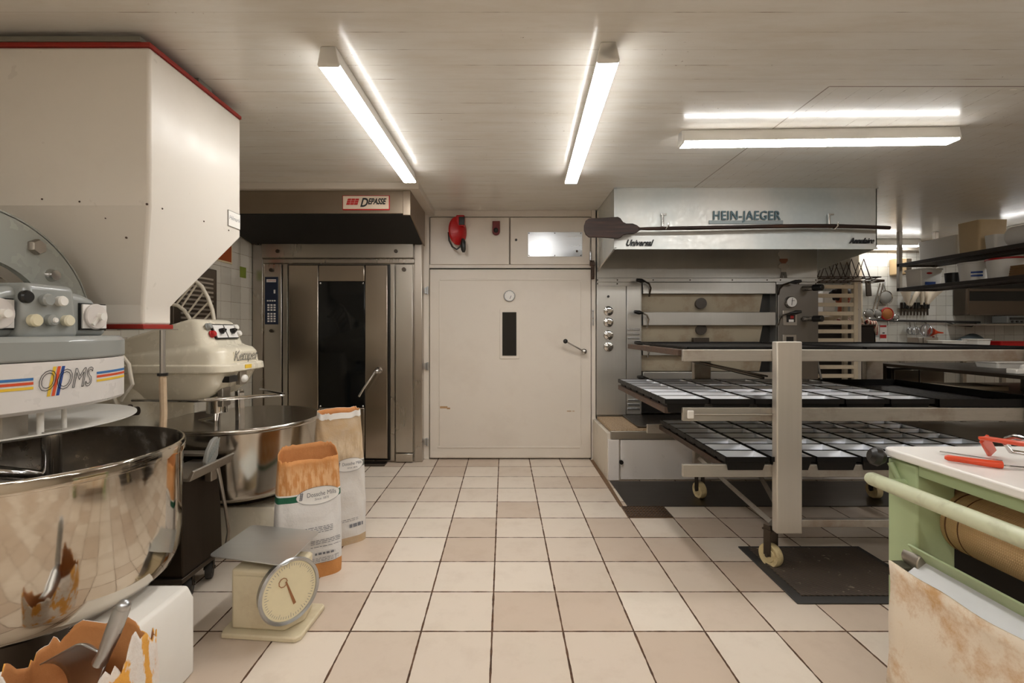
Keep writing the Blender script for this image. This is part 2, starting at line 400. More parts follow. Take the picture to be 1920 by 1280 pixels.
# ================================================================ SETTING
ZC = 2.484
def struct(name, mb, mat, **k):
    o = mb.build(name, mat, None, **k); o['kind'] = 'structure'; return o
struct('floor', MB().box(-2.6, 9.2, -2.6, 9.2, -.1, 0), M['floor'], smooth=0)
struct('ceiling', MB().box(-2.6, 9.2, -2.6, 9.2, ZC, ZC+.1), M['ceiling'], smooth=0)
struct('wall_left', MB().box(-2.56, -2.46, -2.6, 5.5, 0, ZC), M['walltile'], smooth=0)
struct('wall_front', MB().box(-2.6, 9.2, -2.6, -2.5, 0, ZC), M['creamwall'], smooth=0)
struct('wall_right', MB().box(7.6, 7.7, -2.6, 9.2, 0, ZC), M['creamwall'], smooth=0)
struct('wall_back', MB().box(-2.46, .93, 5.4, 5.5, 0, ZC).box(.95, 3.1, 5.9, 6.0, 0, ZC), M['creamwall'], smooth=0)
struct('wall_far', MB().box(4.86, 9.2, 6.4, 6.5, 0, ZC), M['fartile'], smooth=0)
struct('wall_beyond', MB().box(2.8, 9.2, 8.6, 8.7, 0, ZC), M['fartile'], smooth=0)
struct('trim_2', MB().box(4.81, 4.86, 6.36, 6.52, 0, ZC), M['lightwood'], smooth=0, bevel=.004)
struct('trim_1', MB().box(-2.46, -.69, 3.80, 4.70, 2.431, ZC), M['cream'], smooth=0, bevel=.004)
struct('trim_3', MB().box(4.86, 9.0, 6.30, 6.40, 2.36, ZC-.001), M['cream'], smooth=0, bevel=.004)
# door cabinet: frame around the proofing-room door, with two hatches above
YD = 4.71; s_ = YD/F
def X(px, d=YD): return (px-CX)/F*d
def Z(py, d=YD): return H-(py-CY)/F*d
fr = MB()
fr.box(X(795), X(805.5), YD-.03, YD+.1, 0, ZC).box(X(1108), X(1116), YD-.03, YD+.1, 0, ZC)
fr.box(X(805.5), X(1108), YD-.02, YD+.1, Z(503), Z(498)+.01).box(X(805.5), X(1108), YD-.02, YD+.1, Z(408)+.004, ZC)
fr.box(X(795), X(1116), YD+.02, YD+.1, Z(503), ZC)
struct('trim_4', fr, M['cream'], bevel=.003)
dr = MB().box(X(806.5), X(1107), YD-.045, YD+.01, .012, Z(505.5))
door = struct('door_1', dr, M['cream'], bevel=.012, seg=3)
rb = MB()
for (a, b, c, d_) in ((826, 1086, 523.5, 526.5), (822, 1086, 834.5, 837.5), (1087, 1088.5, 528, 832), (824.5, 826, 528, 832)):
    rb.box(X(a), X(b), YD-.050, YD-.045, Z(d_), Z(c))
rb.build('pressed_rib', M['cream'], door, bevel=.002)
MB().box(X(937), X(973), YD-.052, YD-.045, Z(672), Z(579)).build('window_frame', M['cream'], door, bevel=.003)
MB().box(X(942), X(968), YD-.056, YD-.050, Z(666), Z(585.5)).build('window_pane', M['glassdark'], door, label='narrow dark glass pane')
g = MB().lathe((X(955), YD-.045, Z(555.5)), [(0, .022), (.050, .022), (.056, .016), (.056, 0)], 40, axis=(0, -1, 0)).build('thermometer', M['alu'], door, label='round silver dial thermometer')
MB().cyl((X(955), YD-.0675, Z(555.5)), (X(955), YD-.070, Z(555.5)), .047, n=40).build('dial_face', M['paper'], g)
nd = MB(); nd.obox((X(957), YD-.071, Z(558)), .006, .002, .035, (0, .4, 0))
for i in range(9):
    a = math.radians(-120+30*i); nd.obox((X(955)+.04*math.sin(a), YD-.071, Z(555.5)+.04*math.cos(a)), .002, .002, .006, (0, a, 0))
nd.build('dial_marks', M['greyink'], g)
hd = MB().cyl((X(1092), YD-.045, Z(658)), (X(1092), YD-.09, Z(658)), .012).ball((X(1092), YD-.095, Z(658)), .03).tube([(X(1092), YD-.10, Z(658)), (X(1057), YD-.13, Z(639))], .008)
h_ = hd.build('door_handle', M['chrome'], door, label='chrome swing lever')
MB().ball((X(1057), YD-.132, Z(639)), .023).build('knob', M['black'], h_, label='black ball knob')
for py in (545, 685, 825):
    MB().box(X(798), X(803), YD-.06, YD-.03, Z(py+6), Z(py-5)).cyl((X(803.5), YD-.065, Z(py+8)), (X(803.5), YD-.065, Z(py-7)), .009).build('hinge', M['alu'], door, bevel=.002)
lt = MB().box(X(1107), X(1112), YD-.075, YD-.03, Z(524), Z(490)).cyl((X(1109), YD-.085, Z(522)), (X(1109), YD-.085, Z(500)), .010).box(X(1104), X(1113), YD-.08, YD-.05, Z(500), Z(493))
lt.build('latch', M['rusty'], door, bevel=.003, label='rusty brown latch')
MB().tube([(X(1111), YD-.03, Z(582)), (X(1109), YD-.08, Z(582)), (X(1109), YD-.08, Z(609)), (X(1111), YD-.03, Z(609))], .006).build('latch_bar', M['alu'], door)
sc_ = MB()
for (px, py, w, h) in ((833, 762, 14, 4), (842, 764, 6, 3), (1066, 769, 8, 1.5), (1074, 769, 4, 1.2), (948, 581, 8, 2)):
    sc_.box(X(px-w/2), X(px+w/2), YD-.0465, YD-.045, Z(py+h/2), Z(py-h/2))
sc_.build('scuff_mark', paint('brown_scuffs', (176, 140, 100), .7, .8, (90, 60, 35), 40), door)
for nm, a, b, lab in (('hatch_panel', 808, 954.5, 'cream hatch panel above the door carrying the red cable reel'), ('hatch_door', 957, 1105, 'cream hatch above the door with a riveted aluminium plate')):
    t = thing(nm, lab, 'hatch', (X((a+b)/2), YD-.02, Z(497)))
    MB().box(X(a), X(b), YD-.035, YD+.02, Z(496.5), Z(409)).build('panel', M['cream'], t, bevel=.003)
    if nm == 'hatch_door':
        MB().box(X(989.5), X(1090.5), YD-.041, YD-.035, Z(482), Z(436.5)).build('aluminium_plate', M['alu'], t, bevel=.001, label='riveted aluminium plate')
        sw = MB()
        for px in (991.5, 1039.5, 1088):
            for py in (438.5, 480): sw.ball((X(px), YD-.042, Z(py)), .006, 8)
        sw.ball((X(1080.5), YD-.042, Z(472)), .012, 10); sw.build('screw', M['dark_steel'], t)
        MB().cyl((X(967.5), YD-.034, Z(451)), (X(967.5), YD-.045, Z(451)), .012).build('lock', M['black'], t)
        MB().cyl((X(1105.5), YD-.05, Z(489)), (X(1105.5), YD-.05, Z(474)), .010).build('hinge', M['alu'], t)
# cable reel hanging on the hatch
t = thing('cable_reel', 'red cable reel with black plug hanging above the white door', 'cable reel', (X(860), YD-.12, Z(478)))
c = (X(858.5), YD-.12, Z(437))
MB().lathe((c[0], c[1]+.035, c[2]), [(0, 0), (.10, 0), (.135, .015), (.14, .03), (.12, .05), (.05, .07), (0, .075)], 40, axis=(.45, -.9, 0)).xf(Matrix.Translation(Vector(c))@Matrix.Diagonal((.66, 1, 1, 1))@Matrix.Translation(-Vector(c))).build('reel_drum', M['redplastic'], t)
MB().box(X(858), X(873), YD-.15, YD-.035, Z(430), Z(409.5)).build('reel_bracket', M['redplastic'], t, bevel=.008)
MB().box(X(863), X(873.5), YD-.156, YD-.145, Z(428), Z(413)).build('guide', M['black'], t, bevel=.004)
MB().tube([(X(843.5), YD-.12, Z(440)), (X(845), YD-.13, Z(455)), (X(851), YD-.14, Z(467)), (X(859), YD-.14, Z(472)), (X(866), YD-.14, Z(467)), (X(868), YD-.13, Z(458))], .008).build('cable', M['rubber'], t)
MB().tube([(X(870), YD-.13, Z(452)), (X(870.5), YD-.13, Z(458)), (X(871), YD-.13, Z(472)), (X(871.5), YD-.13, Z(477))], [.012, .024, .024, .012], 12).build('plug', M['black'], t)
t = thing('red_bracket', 'small dark red rounded bracket beside the red cable reel', 'wall fitting', (X(930.5), YD-.06, Z(444)))
pts = [(X(923.5), Z(417)), (X(937.5), Z(417))]+[(X(930.5)+.0375*math.cos(math.radians(-a)), Z(436)-.0375*math.sin(math.radians(a))) for a in range(0, 181, 15)]
MB().prism(pts, 'y', YD-.07, YD-.034).build('plate', M['darkred'], t, bevel=.005)
MB().ball((X(930), YD-.075, Z(434.5)), .024).build('button', M['black'], t)
# electric cabinet, signs on the tiled left wall
t = thing('electrical_cabinet', 'dark grey louvred cabinet on the tiled wall behind the ivory mixer', 'cabinet', (-2.41, 3.7, .9))
MB().box(-2.458, -2.36, 3.35, 3.86, .9, 1.78).build('body', M['dark_steel'], t, bevel=.006)
lv = MB()
for i in range(12): lv.box(-2.36, -2.352, 3.42, 3.80, 1.30+i*.035, 1.315+i*.035)
lv.build('louvre_grille', M['satin'], t)
t = thing('warning_sign', 'orange safety sign with cream border on tiled wall beside hopper', 'sign', (-2.457, 4.16, 1.88))
MB().box(-2.4595, -2.453, 3.98, 4.235, 1.88, 2.20).build('sign_plate', plain('cream_sign', (222,206,168)), t)
MB().box(-2.453, -2.451, 3.995, 4.22, 1.895, 2.185).build('sign_face', plain('orange_sign', (176,82,30)), t)
MB().box(-2.4595, -2.456, 4.37, 4.47, 1.78, 1.88).single('sticker', plain('lime_green', (138,152,52)), 'small lime green sticker on the tiled wall', 'sticker')
# ================================================================ FLUORESCENT LIGHTS
def light(name, a, b, z, label, far=False, wd=.085, group=None):
    a = Vector((*a, 0)); b = Vector((*b, 0)); L = (b-a).length; ang = math.atan2((b-a).y, (b-a).x); c = (a+b)/2
    t = thing(name, label, 'ceiling light', (c.x, c.y, z), group)
    R = Matrix.Translation((c.x, c.y, 0))@Matrix.Rotation(ang, 4, 'Z')
    h = ZC-z
    body = MB().prism([(-wd*.53, z+.0095), (wd*.53, z+.0095), (wd*.38, ZC-.001), (-wd*.38, ZC-.001)], 'x', -L/2, L/2).xf(R)
    body.build('housing', M['whiteplastic'], t, bevel=.004)
    df = MB().prism([(-wd*.53, z+.010), (-wd*.53, z+.004), (-wd*.49, z), (wd*.49, z), (wd*.53, z+.004), (wd*.53, z+.010)], 'x', -L/2+.012, L/2-.012).xf(R)
    df.build('diffuser', M['tube_far' if far else 'tube'], t, label='glowing white diffuser')
    for s in (-1, 1): MB().prism([(-wd*.56, z+.006), (-wd*.5, z-.001), (wd*.5, z-.001), (wd*.56, z+.006), (wd*.38, ZC-.002), (-wd*.38, ZC-.002)], 'x', s*L/2-(.012 if s > 0 else 0), s*L/2+(.012 if s < 0 else 0)).xf(R).build('end_cap', M['whiteplastic'], t, bevel=.003)
    return t
light('ceiling_light', (-.742, 1.98), (-.712, 3.56), 2.400, 'long ceiling light leading towards the steel rotating oven')
light('ceiling_light', (.434, 1.95), (.510, 3.58), 2.400, 'long ceiling light leading to the white door, right of centre')
light('ceiling_light', (1.065, 2.84), (2.68, 2.79), 2.402, 'ceiling light running crosswise in front of the steel hood')
light('ceiling_light', (1.95, -1.5), (1.95, .0), 2.400, 'added unseen ceiling light behind the viewer over the green machine', group='lights behind the viewer')  # added out of view to brighten the green machine and right foreground
light('ceiling_light', (-1.6, -.5), (-.1, -.5), 2.400, 'added unseen crosswise ceiling light just behind the viewer', group='lights behind the viewer')  # extra unseen tube, added to light the fronts of the near objects
light('ceiling_light', (-.80, -2.3), (-.77, -.8), 2.400, 'ceiling light behind the viewer over the left side', group='lights behind the viewer')
light('ceiling_light', (.55, -1.6), (.55, -.1), 2.400, 'ceiling light behind the viewer over the right side', group='lights behind the viewer')
light('ceiling_light', (4.1, .9), (4.1, 2.4), 2.400, 'added ceiling light over the right side, out of the frame')  # added outside the view to light the trolley, shelf and right-hand ceiling
light('ceiling_light', (3.0, -.6), (4.5, -.6), 2.400, 'added unseen ceiling light behind the viewer on the far right side')  # unseen fill light, put in to lift the ceiling and right side
light('ceiling_light', (4.70, 6.18), (5.46, 6.18), 2.385, 'distant ceiling light running along the far tiled wall', True)
light('ceiling_light', (5.86, 4.0), (5.86, 5.5), 2.345, 'distant ceiling light above the hanging shelf', True)
light('ceiling_light', (3.6, 7.6), (4.9, 7.6), 2.40, 'added ceiling light for the room beyond the slatted rack', True)  # invented lamp, added so the room past the opening is lit
# ================================================================ LEFT OVEN
t = thing('rack_oven', 'tall brushed steel rotating rack oven with dark window beside white door', 'oven', (-1.6, 4.9, 0))
YO = 4.575
def XO(px): return X(px, YO)
def ZO(py): return Z(py, YO)
MB().box(-2.45, XO(791.5), YO+.02, 5.39, 0, ZC-.06).build('body', M['steelz'], t)
MB().box(-2.45, XO(493), YO-.005, YO+.03, 0, 2.36).box(XO(777), XO(791.5), YO-.005, YO+.03, 0, 2.36).box(XO(493), XO(777), YO-.006, YO+.03, ZO(494), ZO(485)).build('frame', M['steelz'], t, bevel=.006)
MB().box(XO(493), XO(776), YO-.03, YO+.03, ZO(484), 2.40).build('upper_panel', M['steelx'], t, bevel=.004)
sw = MB()
for px in (524, 744): sw.cyl((XO(px), YO-.029, ZO(472)), (XO(px), YO-.045, ZO(472)), .018)
sw.build('screw', M['dark_steel'], t)
cp = MB().box(XO(498), XO(530), YO-.025, YO+.02, 0.02, ZO(495.5)).build('control_column', M['steelx'], t, bevel=.004)
kp = MB().box(XO(499.5), XO(524), YO-.032, YO-.024, ZO(608), ZO(519.5)).build('keypad', M['blue'], cp, bevel=.003, label='dark blue keypad with white keys')
ks = MB()
def at_o(px, py, w, h): ks.box(XO(px-w/2), XO(px+w/2), YO-.034, YO-.032, ZO(py+h/2), ZO(py-h/2))
for r in range(7):
    for c_ in range(3): at_o(506.5+c_*5.7, 572+r*4.6+(2.5 if r > 2 else 0), 3.8, 3)
for c_ in range(4): at_o(505.3+c_*4.3, 564, 3, 2.6)
at_o(517.8, 547, 3, 7)
ks.build('key', M['paper'], t)
MB().box(XO(503), XO(520.5), YO-.0345, YO-.032, ZO(529.5), ZO(524)).build('badge', M['paper'], t)
MB().text('DEPASSE', .020, lambda x, y, z: (XO(512.5)+x, YO-.036, ZO(526.8)+y), shear=.3).build('badge_lettering', M['inkred'], t)
MB().cyl((XO(512), YO-.025, ZO(507)), (XO(512), YO-.045, ZO(507)), .018).cyl((XO(512), YO-.025, ZO(620)), (XO(512), YO-.045, ZO(620)), .016).obox((XO(513), YO-.05, ZO(620)), .03, .02, .008).build('switch', M['dark_steel'], t)
MB().box(XO(532), XO(541), YO-.02, YO+.02, .02, ZO(495.5)).build('edge_strip', M['steelx'], t, bevel=.003)
MB().box(XO(541.5), XO(731), YO+.0, YO+.019, .02, ZO(495.5)).build('door_gap', M['black'], t)
dm = MB().box(XO(544.5), XO(600), YO-.045, YO, .045, ZO(497.5)).box(XO(601), XO(686), YO-.05, YO, ZO(528), ZO(498)).box(XO(601), XO(686), YO-.05, YO, .045, ZO(763))
dm.box(XO(687), XO(728.5), YO-.045, YO, .045, ZO(497.5))
od = dm.build('oven_door', steel('oven_door_steel', (178,166,152), .24, 'z', .02, .12), t, bevel=.006)
MB().box(XO(600.5), XO(686), YO-.038, YO-.01, ZO(764), ZO(527)).build('window_pane', M['glassdark'], od, bevel=.003, label='tall dark oven window')
sw = MB()
for px in (604, 683):
    for py in (531.5, 760): sw.ball((XO(px), YO-.04, ZO(py)), .011, 10)
sw.build('screw', M['chrome'], od)
ohd = MB().lathe((XO(711.5), YO-.045, ZO(694)), [(0, .02), (.02, .02), (.032, .008), (.035, 0)], 24, axis=(0, -1, 0)).cyl((XO(711.5), YO-.05, ZO(694)), (XO(711.5), YO-.10, ZO(694)), .014).ball((XO(711.5), YO-.10, ZO(694)), .026)
ohd.tube([(XO(709), YO-.10, ZO(694)), (XO(704), YO-.13, ZO(704)), (XO(690), YO-.15, ZO(725)), (XO(682), YO-.15, ZO(739))], [.014, .011, .011, .012], 12)
ohd.build('door_handle', M['chrome'], od)
MB().box(XO(733.5), XO(741), YO-.03, YO+.02, .02, ZO(495.5)).build('edge_strip', M['steelx'], t, bevel=.003)
MB().box(XO(743), XO(775), YO-.03, YO+.02, .10, ZO(495.5)).box(XO(743), XO(775), YO-.03, YO+.02, .01, .09).build('side_panel', M['steelx'], t, bevel=.005)
MB().cyl((XO(759), YO-.03, ZO(506)), (XO(759), YO-.05, ZO(506)), .02).build('screw', M['dark_steel'], t)
MB().box(-2.2, XO(728), YO-.14, YO-.03, 0, .018).build('threshold', M['dark_steel'], t, bevel=.004)
# canopy: open-bottomed box
cn = MB().box(-2.45, -.828, 3.85, 3.865, 2.243, 2.43).box(-.829, -.766, 3.842, 3.865, 2.228, 2.43)
cn.prism([(3.865, 2.243), (4.55, 2.10), (4.55, 2.43), (3.865, 2.43)], 'x', -.782, -.766).box(-2.45, -.782, 3.865, 4.54, 2.405, 2.425)
MB().prism([(3.868, 2.238), (4.54, 2.12), (4.54, 2.14), (3.868, 2.26)], 'x', -2.44, -.784).build('shade_plate', plain('shade_black', (20,18,16), .6), t)  # added black plate: its colour stands in for the shade under the canopy
can = cn.build('canopy', steel('canopy_steel', (160,146,130), .36, 'x', .1, .2), t, bevel=.003)
d_ = 3.85
sg = MB().box(X(642.5, d_), X(731, d_), d_-.008, d_, Z(394, d_), Z(366.5, d_)).build('name_plate', M['inkred'], t, bevel=.004, label='white name plate with red border and black lettering')
MB().box(X(644, d_), X(729.5, d_), d_-.010, d_-.008, Z(392, d_), Z(368, d_)).build('name_plate_face', plain('plate_cream', (226,206,184)), sg)
lg = MB()
for r in range(3):
    for q in range(3):
        x0 = 650+q*7.3+(2-r)*1.1; y0 = 373+r*4
        lg.mesh([(X(x0+.9, d_), d_-.0115, Z(y0, d_)), (X(x0+7.5, d_), d_-.0115, Z(y0, d_)), (X(x0+6.4, d_), d_-.0115, Z(y0+3.5, d_)), (X(x0-.2, d_), d_-.0115, Z(y0+3.5, d_))], [(0, 1, 2, 3)])
lg.build('brick_emblem', M['inkred'], sg, smooth=0)
MB().text('EPASSE', .066, lambda x, y, z: (X(706.5, d_)+x, d_-.0115, Z(378.6, d_)+y), shear=.35, bold=.0025, xs=.70).text('D', .100, lambda x, y, z: (X(682.3, d_)+x, d_-.0115, Z(381, d_)+y), shear=.35, bold=.003, xs=.78).build('lettering', M['ink'], sg)
# ================================================================ FLOUR HOPPER
t = thing('flour_hopper', 'large white flour hopper with red trim hanging above the mixers', 'hopper', (-1.93, 2.2, 1.29))
x0, x1, y0, y1 = -2.44, -1.42, 1.88, 2.53
ox0, ox1, oy0, oy1 = -2.10, -1.63, 2.12, 2.30
def rect(a, b, c, d, z): return [(a, c, z), (b, c, z), (b, d, z), (a, d, z)]
MB().loft([rect(x0, x1, y0, y1, 2.42), rect(x0, x1, y0, y1, 1.785), rect(ox0, ox1, oy0, oy1, 1.40), rect(ox0, ox1, oy0, oy1, 1.31)]).build('bin', M['hopper'], t, bevel=.012, seg=3, smooth=30)
MB().box(x0, x1+.004, y0-.004, y1+.004, 2.42, 2.438).build('top_rim', M['red'], t, bevel=.003, label='red painted rim')
MB().box(x0, x1-.03, y0-.01, y0+.05, 2.438, 2.458).box(x0, x1-.03, y1-.3, y1-.2, 2.438, ZC).build('support_board', plain('weathered_board', (120,116,104), .7), t, bevel=.002)
MB().box(ox0-.006, ox1+.006, oy0-.006, oy1+.006, 1.291, 1.312).build('outlet_rim', M['red'], t, bevel=.003, label='chipped red rim of the outlet')
MB().box(ox0-.02, ox1+.02, oy0-.02, oy1+.02, 1.286, 1.291).box(ox0-.06, ox1-.1, oy0-.08, oy0, 1.283, 1.289).build('slide_plate', M['satin'], t)
MB().tube([(-1.60, 2.2, 1.286), (-1.60, 2.2, 1.07)], .012).build('lever_rod', M['satin'], t)
MB().cyl((-1.60, 2.2, 1.072), (-1.60, 2.2, 1.085), .022).build('collar', M['black'], t)
MB().tube([(-1.60, 2.2, 1.07), (-1.595, 2.2, .9), (-1.605, 2.2, .72)], .015).build('lever_grip', paint('tan_tube', (200,176,146), .5, .4, (140,90,50), 14), t)
def hopf(x, y, z): return (-1.4185, 2.475+x, 1.862+y)
pl = MB().box(-1.419, -1.4165, 2.41, 2.52, 1.822, 1.905).build('name_plate', plain('plate_grey', (120,112,102)), t)
MB().box(-1.4166, -1.4155, 2.413, 2.517, 1.825, 1.902).build('plate_face', M['whiteplastic'], pl)
MB().text('Hilmark', .030, lambda x, y, z: (-1.415, 2.465+x, 1.868+y), shear=.25).build('lettering', M['greyink'], pl)
sp = MB()
for (yy, zz, r) in ((2.22, 1.80, .004), (1.95, 1.79, .004), (2.42, 1.8, .004)): sp.ball((-1.42, yy, zz), r, 8)
for (xx, zz, r) in ((-1.57, 1.67, .005), (-1.7, 1.80, .004), (-1.43, 1.79, .005), (-1.62, 1.74, .003), (-1.85, 1.81, .004)): sp.ball((xx, 1.88 if zz > 1.785 else 1.88+(1.785-zz)*.62, zz), r, 8)
sp.build('rivet', M['rusty'], t)
# ================================================================ NEAR MIXER
t = thing('spiral_mixer', 'near grey and white spiral mixer with striped lettering, bowl at left edge', 'dough mixer', (-1.95, 1.68, 0))
BC = (-1.66, 1.67)
b = MB().lathe((*BC, 0), [(0, .352), (.33, .352), (.372, .362), (.402, .392), (.420, .44), (.428, .52), (.430, .815), (.437, .818), (.438, .850), (.434, .857), (.428, .858)], 128).build('bowl', M['bowl'], t, smooth=50, label='polished steel mixing bowl')
b2 = MB(); n0 = 128
pr = [(.428, .858), (.424, .852), (.421, .52), (.405, .43), (.36, .38), (0.0, .375)]
vs = []; fs = []
for (r, z) in pr:
    for k in range(n0): vs.append((BC[0]+max(r, 1e-4)*math.cos(2*math.pi*k/n0), BC[1]+max(r, 1e-4)*math.sin(2*math.pi*k/n0), z))
for i in range(len(pr)-1):
    for k in range(n0): fs.append((i*n0+k, (i+1)*n0+k, (i+1)*n0+(k+1)%n0, i*n0+(k+1)%n0))
# open the top of the outer shell so the hollow shows
def open_top(o):
    me = o.data; bm = bmesh.new(); bm.from_mesh(me); zt = max(v.co.z for v in bm.verts)
    bmesh.ops.delete(bm, geom=[f for f in bm.faces if len(f.verts) > 8 and min(v.co.z for v in f.verts) > zt-1e-4], context='FACES'); bm.to_mesh(me); bm.free()
open_top(b)
b2.mesh(vs, fs).build('bowl_lining', M['bowlin'], b, recalc=False, smooth=50, label='dark floury inside of the bowl')
MB().cyl((BC[0]-.1, BC[1], .0), (BC[0]-.1, BC[1], .352), .12, .2, 32).build('bowl_drive', M['dark_steel'], t)
MB().box(-2.44, -2.12, 1.36, 2.02, 0, 1.2).build('column', M['white'], t, bevel=.03, seg=3)
MB().box(-2.2, -1.62, 1.50, 1.80, 0, .06).build('base_plate', M['dark_steel'], t, bevel=.01)
ft = MB().prism([(-1.36, 0), (-1.163, 0), (-1.163, .285), (-1.186, .33), (-1.36, .33)], 'y', 1.44, 1.765)
ft.build('foot', M['whiteplastic'], t, bevel=.012, seg=3, label='white box-shaped foot under the bowl')
def fx(y, off=0): return -1.533-(y-1.70)**2/1.16+off
def foot(off, y0=1.42, y1=1.975, z=0, xb=-2.42):
    ys = [y0+(y1-y0)*i/20 for i in range(21)]
    return [(xb, y1-.0, z)]+[(fx(y, off), y, z) for y in reversed(ys)]+[(xb, y0, z)]
hl = MB().loft([foot(-.015, z=1.008), foot(0, z=1.02), foot(0, z=1.178)]).build('head_lower', M['white'], t, bevel=.004, label='white curved head panel')
MB().loft([foot(.004, 1.416, 1.979, 1.180), foot(.004, 1.416, 1.979, 1.245), foot(-.012, 1.43, 1.965, 1.264)]).build('head_lip', M['grey'], t, bevel=.008, seg=3)
con = [(1.445, 1.26), (1.455, 1.36), (1.485, 1.405), (1.54, 1.43), (1.60, 1.437), (1.735, 1.437), (1.827, 1.426), (1.874, 1.41), (1.906, 1.38), (1.93, 1.32), (1.945, 1.26)]
MB().prism(con, 'x', -2.3, -1.635).build('console_housing', M['grey'], t, bevel=.03, seg=4, smooth=50)
cns = MB(); cns.prism([(1.555, 1.255), (1.575, 1.447), (1.755, 1.447), (1.775, 1.255)], 'x', -2.0, -1.603)
console = cns.build('console', M['grey'], t, bevel=.022, seg=4, smooth=50)
def kn(px, py, r, mat, nm, h=.022, x=-1.603, lab=None):
    d = -x*F/(CX-px); z = H-(py-CY)/F*d
    return MB().lathe((x, d, z), [(0, h), (r*.8, h), (r, h-.006), (r*.95, 0)], 24, axis=(1, 0, 0)).build(nm, mat, t, label=lab)
kn(45, 556, .022, M['black'], 'selector_knob', .018, lab='black selector knob')
kn(83, 562, .022, M['grey'], 'push_button', lab='grey push button')
kn(110, 564.5, .019, M['whiteplastic'], 'push_button', lab='white push button')
kn(60, 600.5, .022, plain('cream_button', (222,212,180), .4), 'push_button', lab='cream push button')
kn(92, 600, .021, M['grey'], 'push_button', lab='grey ringed push button'); kn(92, 600, .010, M['whiteplastic'], 'button_cap', .027)
kn(122, 601, .021, plain('cream_button_b', (226,218,192), .4), 'push_button', lab='cream push button')
for y in (1.86, 1.50):
    tp = MB().box(-1.637, -1.628, y-.058, y+.058, 1.286, 1.39).build('timer_backplate', M['black'], t)
    MB().box(-1.63, -1.622, y-.052, y+.056, 1.292, 1.386).build('timer_plate', M['paper'], tp, bevel=.002)
    td = MB().lathe((-1.622, y, 1.339), [(0, .012), (.046, .012), (.05, .008), (.05, 0)], 40, axis=(1, 0, 0)).build('timer_dial', M['clear'], tp, label='clear plastic timer dial')
    MB().cyl((-1.612, y+.006, 1.339), (-1.59, y+.006, 1.339), .014).obox((-1.606, y-.01, 1.325), .008, .05, .012, (.8, 0, 0)).build('dial_knob', M['whiteplastic'], td)
# arch guard behind the console
def ring_sector(mb, x0, x1, yc, zc, R, r, a0, a1, n=32):
    o = [(yc+R*math.cos(math.radians(a0+(a1-a0)*i/n)), zc+R*math.sin(math.radians(a0+(a1-a0)*i/n))) for i in range(n+1)]
    q = [(yc+r*math.cos(math.radians(a0+(a1-a0)*i/n)), zc+r*math.sin(math.radians(a0+(a1-a0)*i/n))) for i in range(n+1)]
    for i in range(n):
        p = [o[i], o[i+1], q[i+1], q[i]]
        vs = [(x0, a, b_) for a, b_ in p]+[(x1, a, b_) for a, b_ in p]
        mb.mesh(vs, [(0,1,2,3), (7,6,5,4), (0,4,5,1), (2,6,7,3)]+([(3,7,4,0)] if i == 0 else [])+([(1,5,6,2)] if i == n-1 else []))
    return mb
ar = ring_sector(MB(), -1.80, -1.775, 1.58, 1.27, .44, .265, 2, 178); ring_sector(ar, -1.87, -1.775, 1.58, 1.27, .447, .437, 2, 178)
arch = ar.build('arch_guard', paint('light_grey_enamel', (160,162,154), .25, .05), t, label='grey arched guard plate')
MB().lathe((-1.775, 1.775, 1.60), [(0, .022), (.026, .022), (.03, .016), (.03, 0)], 6, axis=(1, 0, 0)).build('bolt', M['satin'], arch)
MB().lathe((-1.775, 1.84, 1.50), [(0, .02), (.02, .02), (.026, 0)], 20, axis=(1, 0, 0)).build('pivot', M['chrome'], arch)
# lettering and stripes, wrapped on the curved head
def hw(y, z, off=.0012): return (fx(y)+off, y, z)
def ystripe(mb, y0, y1, z0, z1, sh=0):
    n = 8
    for i in range(n):
        a, c_ = y0+(y1-y0)*i/n, y0+(y1-y0)*(i+1)/n
        mb.mesh([hw(a, z0), hw(c_, z0), hw(c_, z1), hw(a, z1)], [(0, 1, 2, 3)])
    return mb
def Yh(px, k=6):
    y = 1.7
    for _ in range(k): y = -fx(y)*F/(CX-px)
    return y
def Zh(px, py): return H-(py-CY)/F*Yh(px)
for mat_, zl, zr in (('inkblue', 712, 692.5), ('inkorange', 720.5, 699.5), ('inkyellow', 730, 706.5)):
    m_ = MB()
    zc = Zh(30, {'inkblue': 713, 'inkorange': 721, 'inkyellow': 730}[mat_])
    lb_ = {'inkblue': 'blue', 'inkorange': 'orange-red', 'inkyellow': 'yellow'}[mat_]+' stripe'
    for a_, b_ in ((-40, 62), (181, 233)): ystripe(MB(), Yh(a_), Yh(b_), zc-.0045, zc+.0045).build('stripe', M[mat_], hl, recalc=False, smooth=0, label=lb_)
yc, zc = Yh(125), Zh(125, 712)
for mat_, dy in (('inkyellow', -.016), ('inkorange', -.002), ('inkdkblue', .012)):
    m_ = MB(); ya = Yh(105)+dy
    m_.mesh([hw(ya-.013, zc-.05), hw(ya-.003, zc-.05), hw(ya+.017, zc+.05), hw(ya+.007, zc+.05)], [(0, 1, 2, 3)]); m_.build('emblem_bar', M[mat_], hl, recalc=False, smooth=0)
MB().text('OOMS', .098, lambda x, y, z: hw(yc+x, zc+y, .0022+z), shear=.3, outline=.0011, xs=.67).build('lettering', M['ink'], hl)
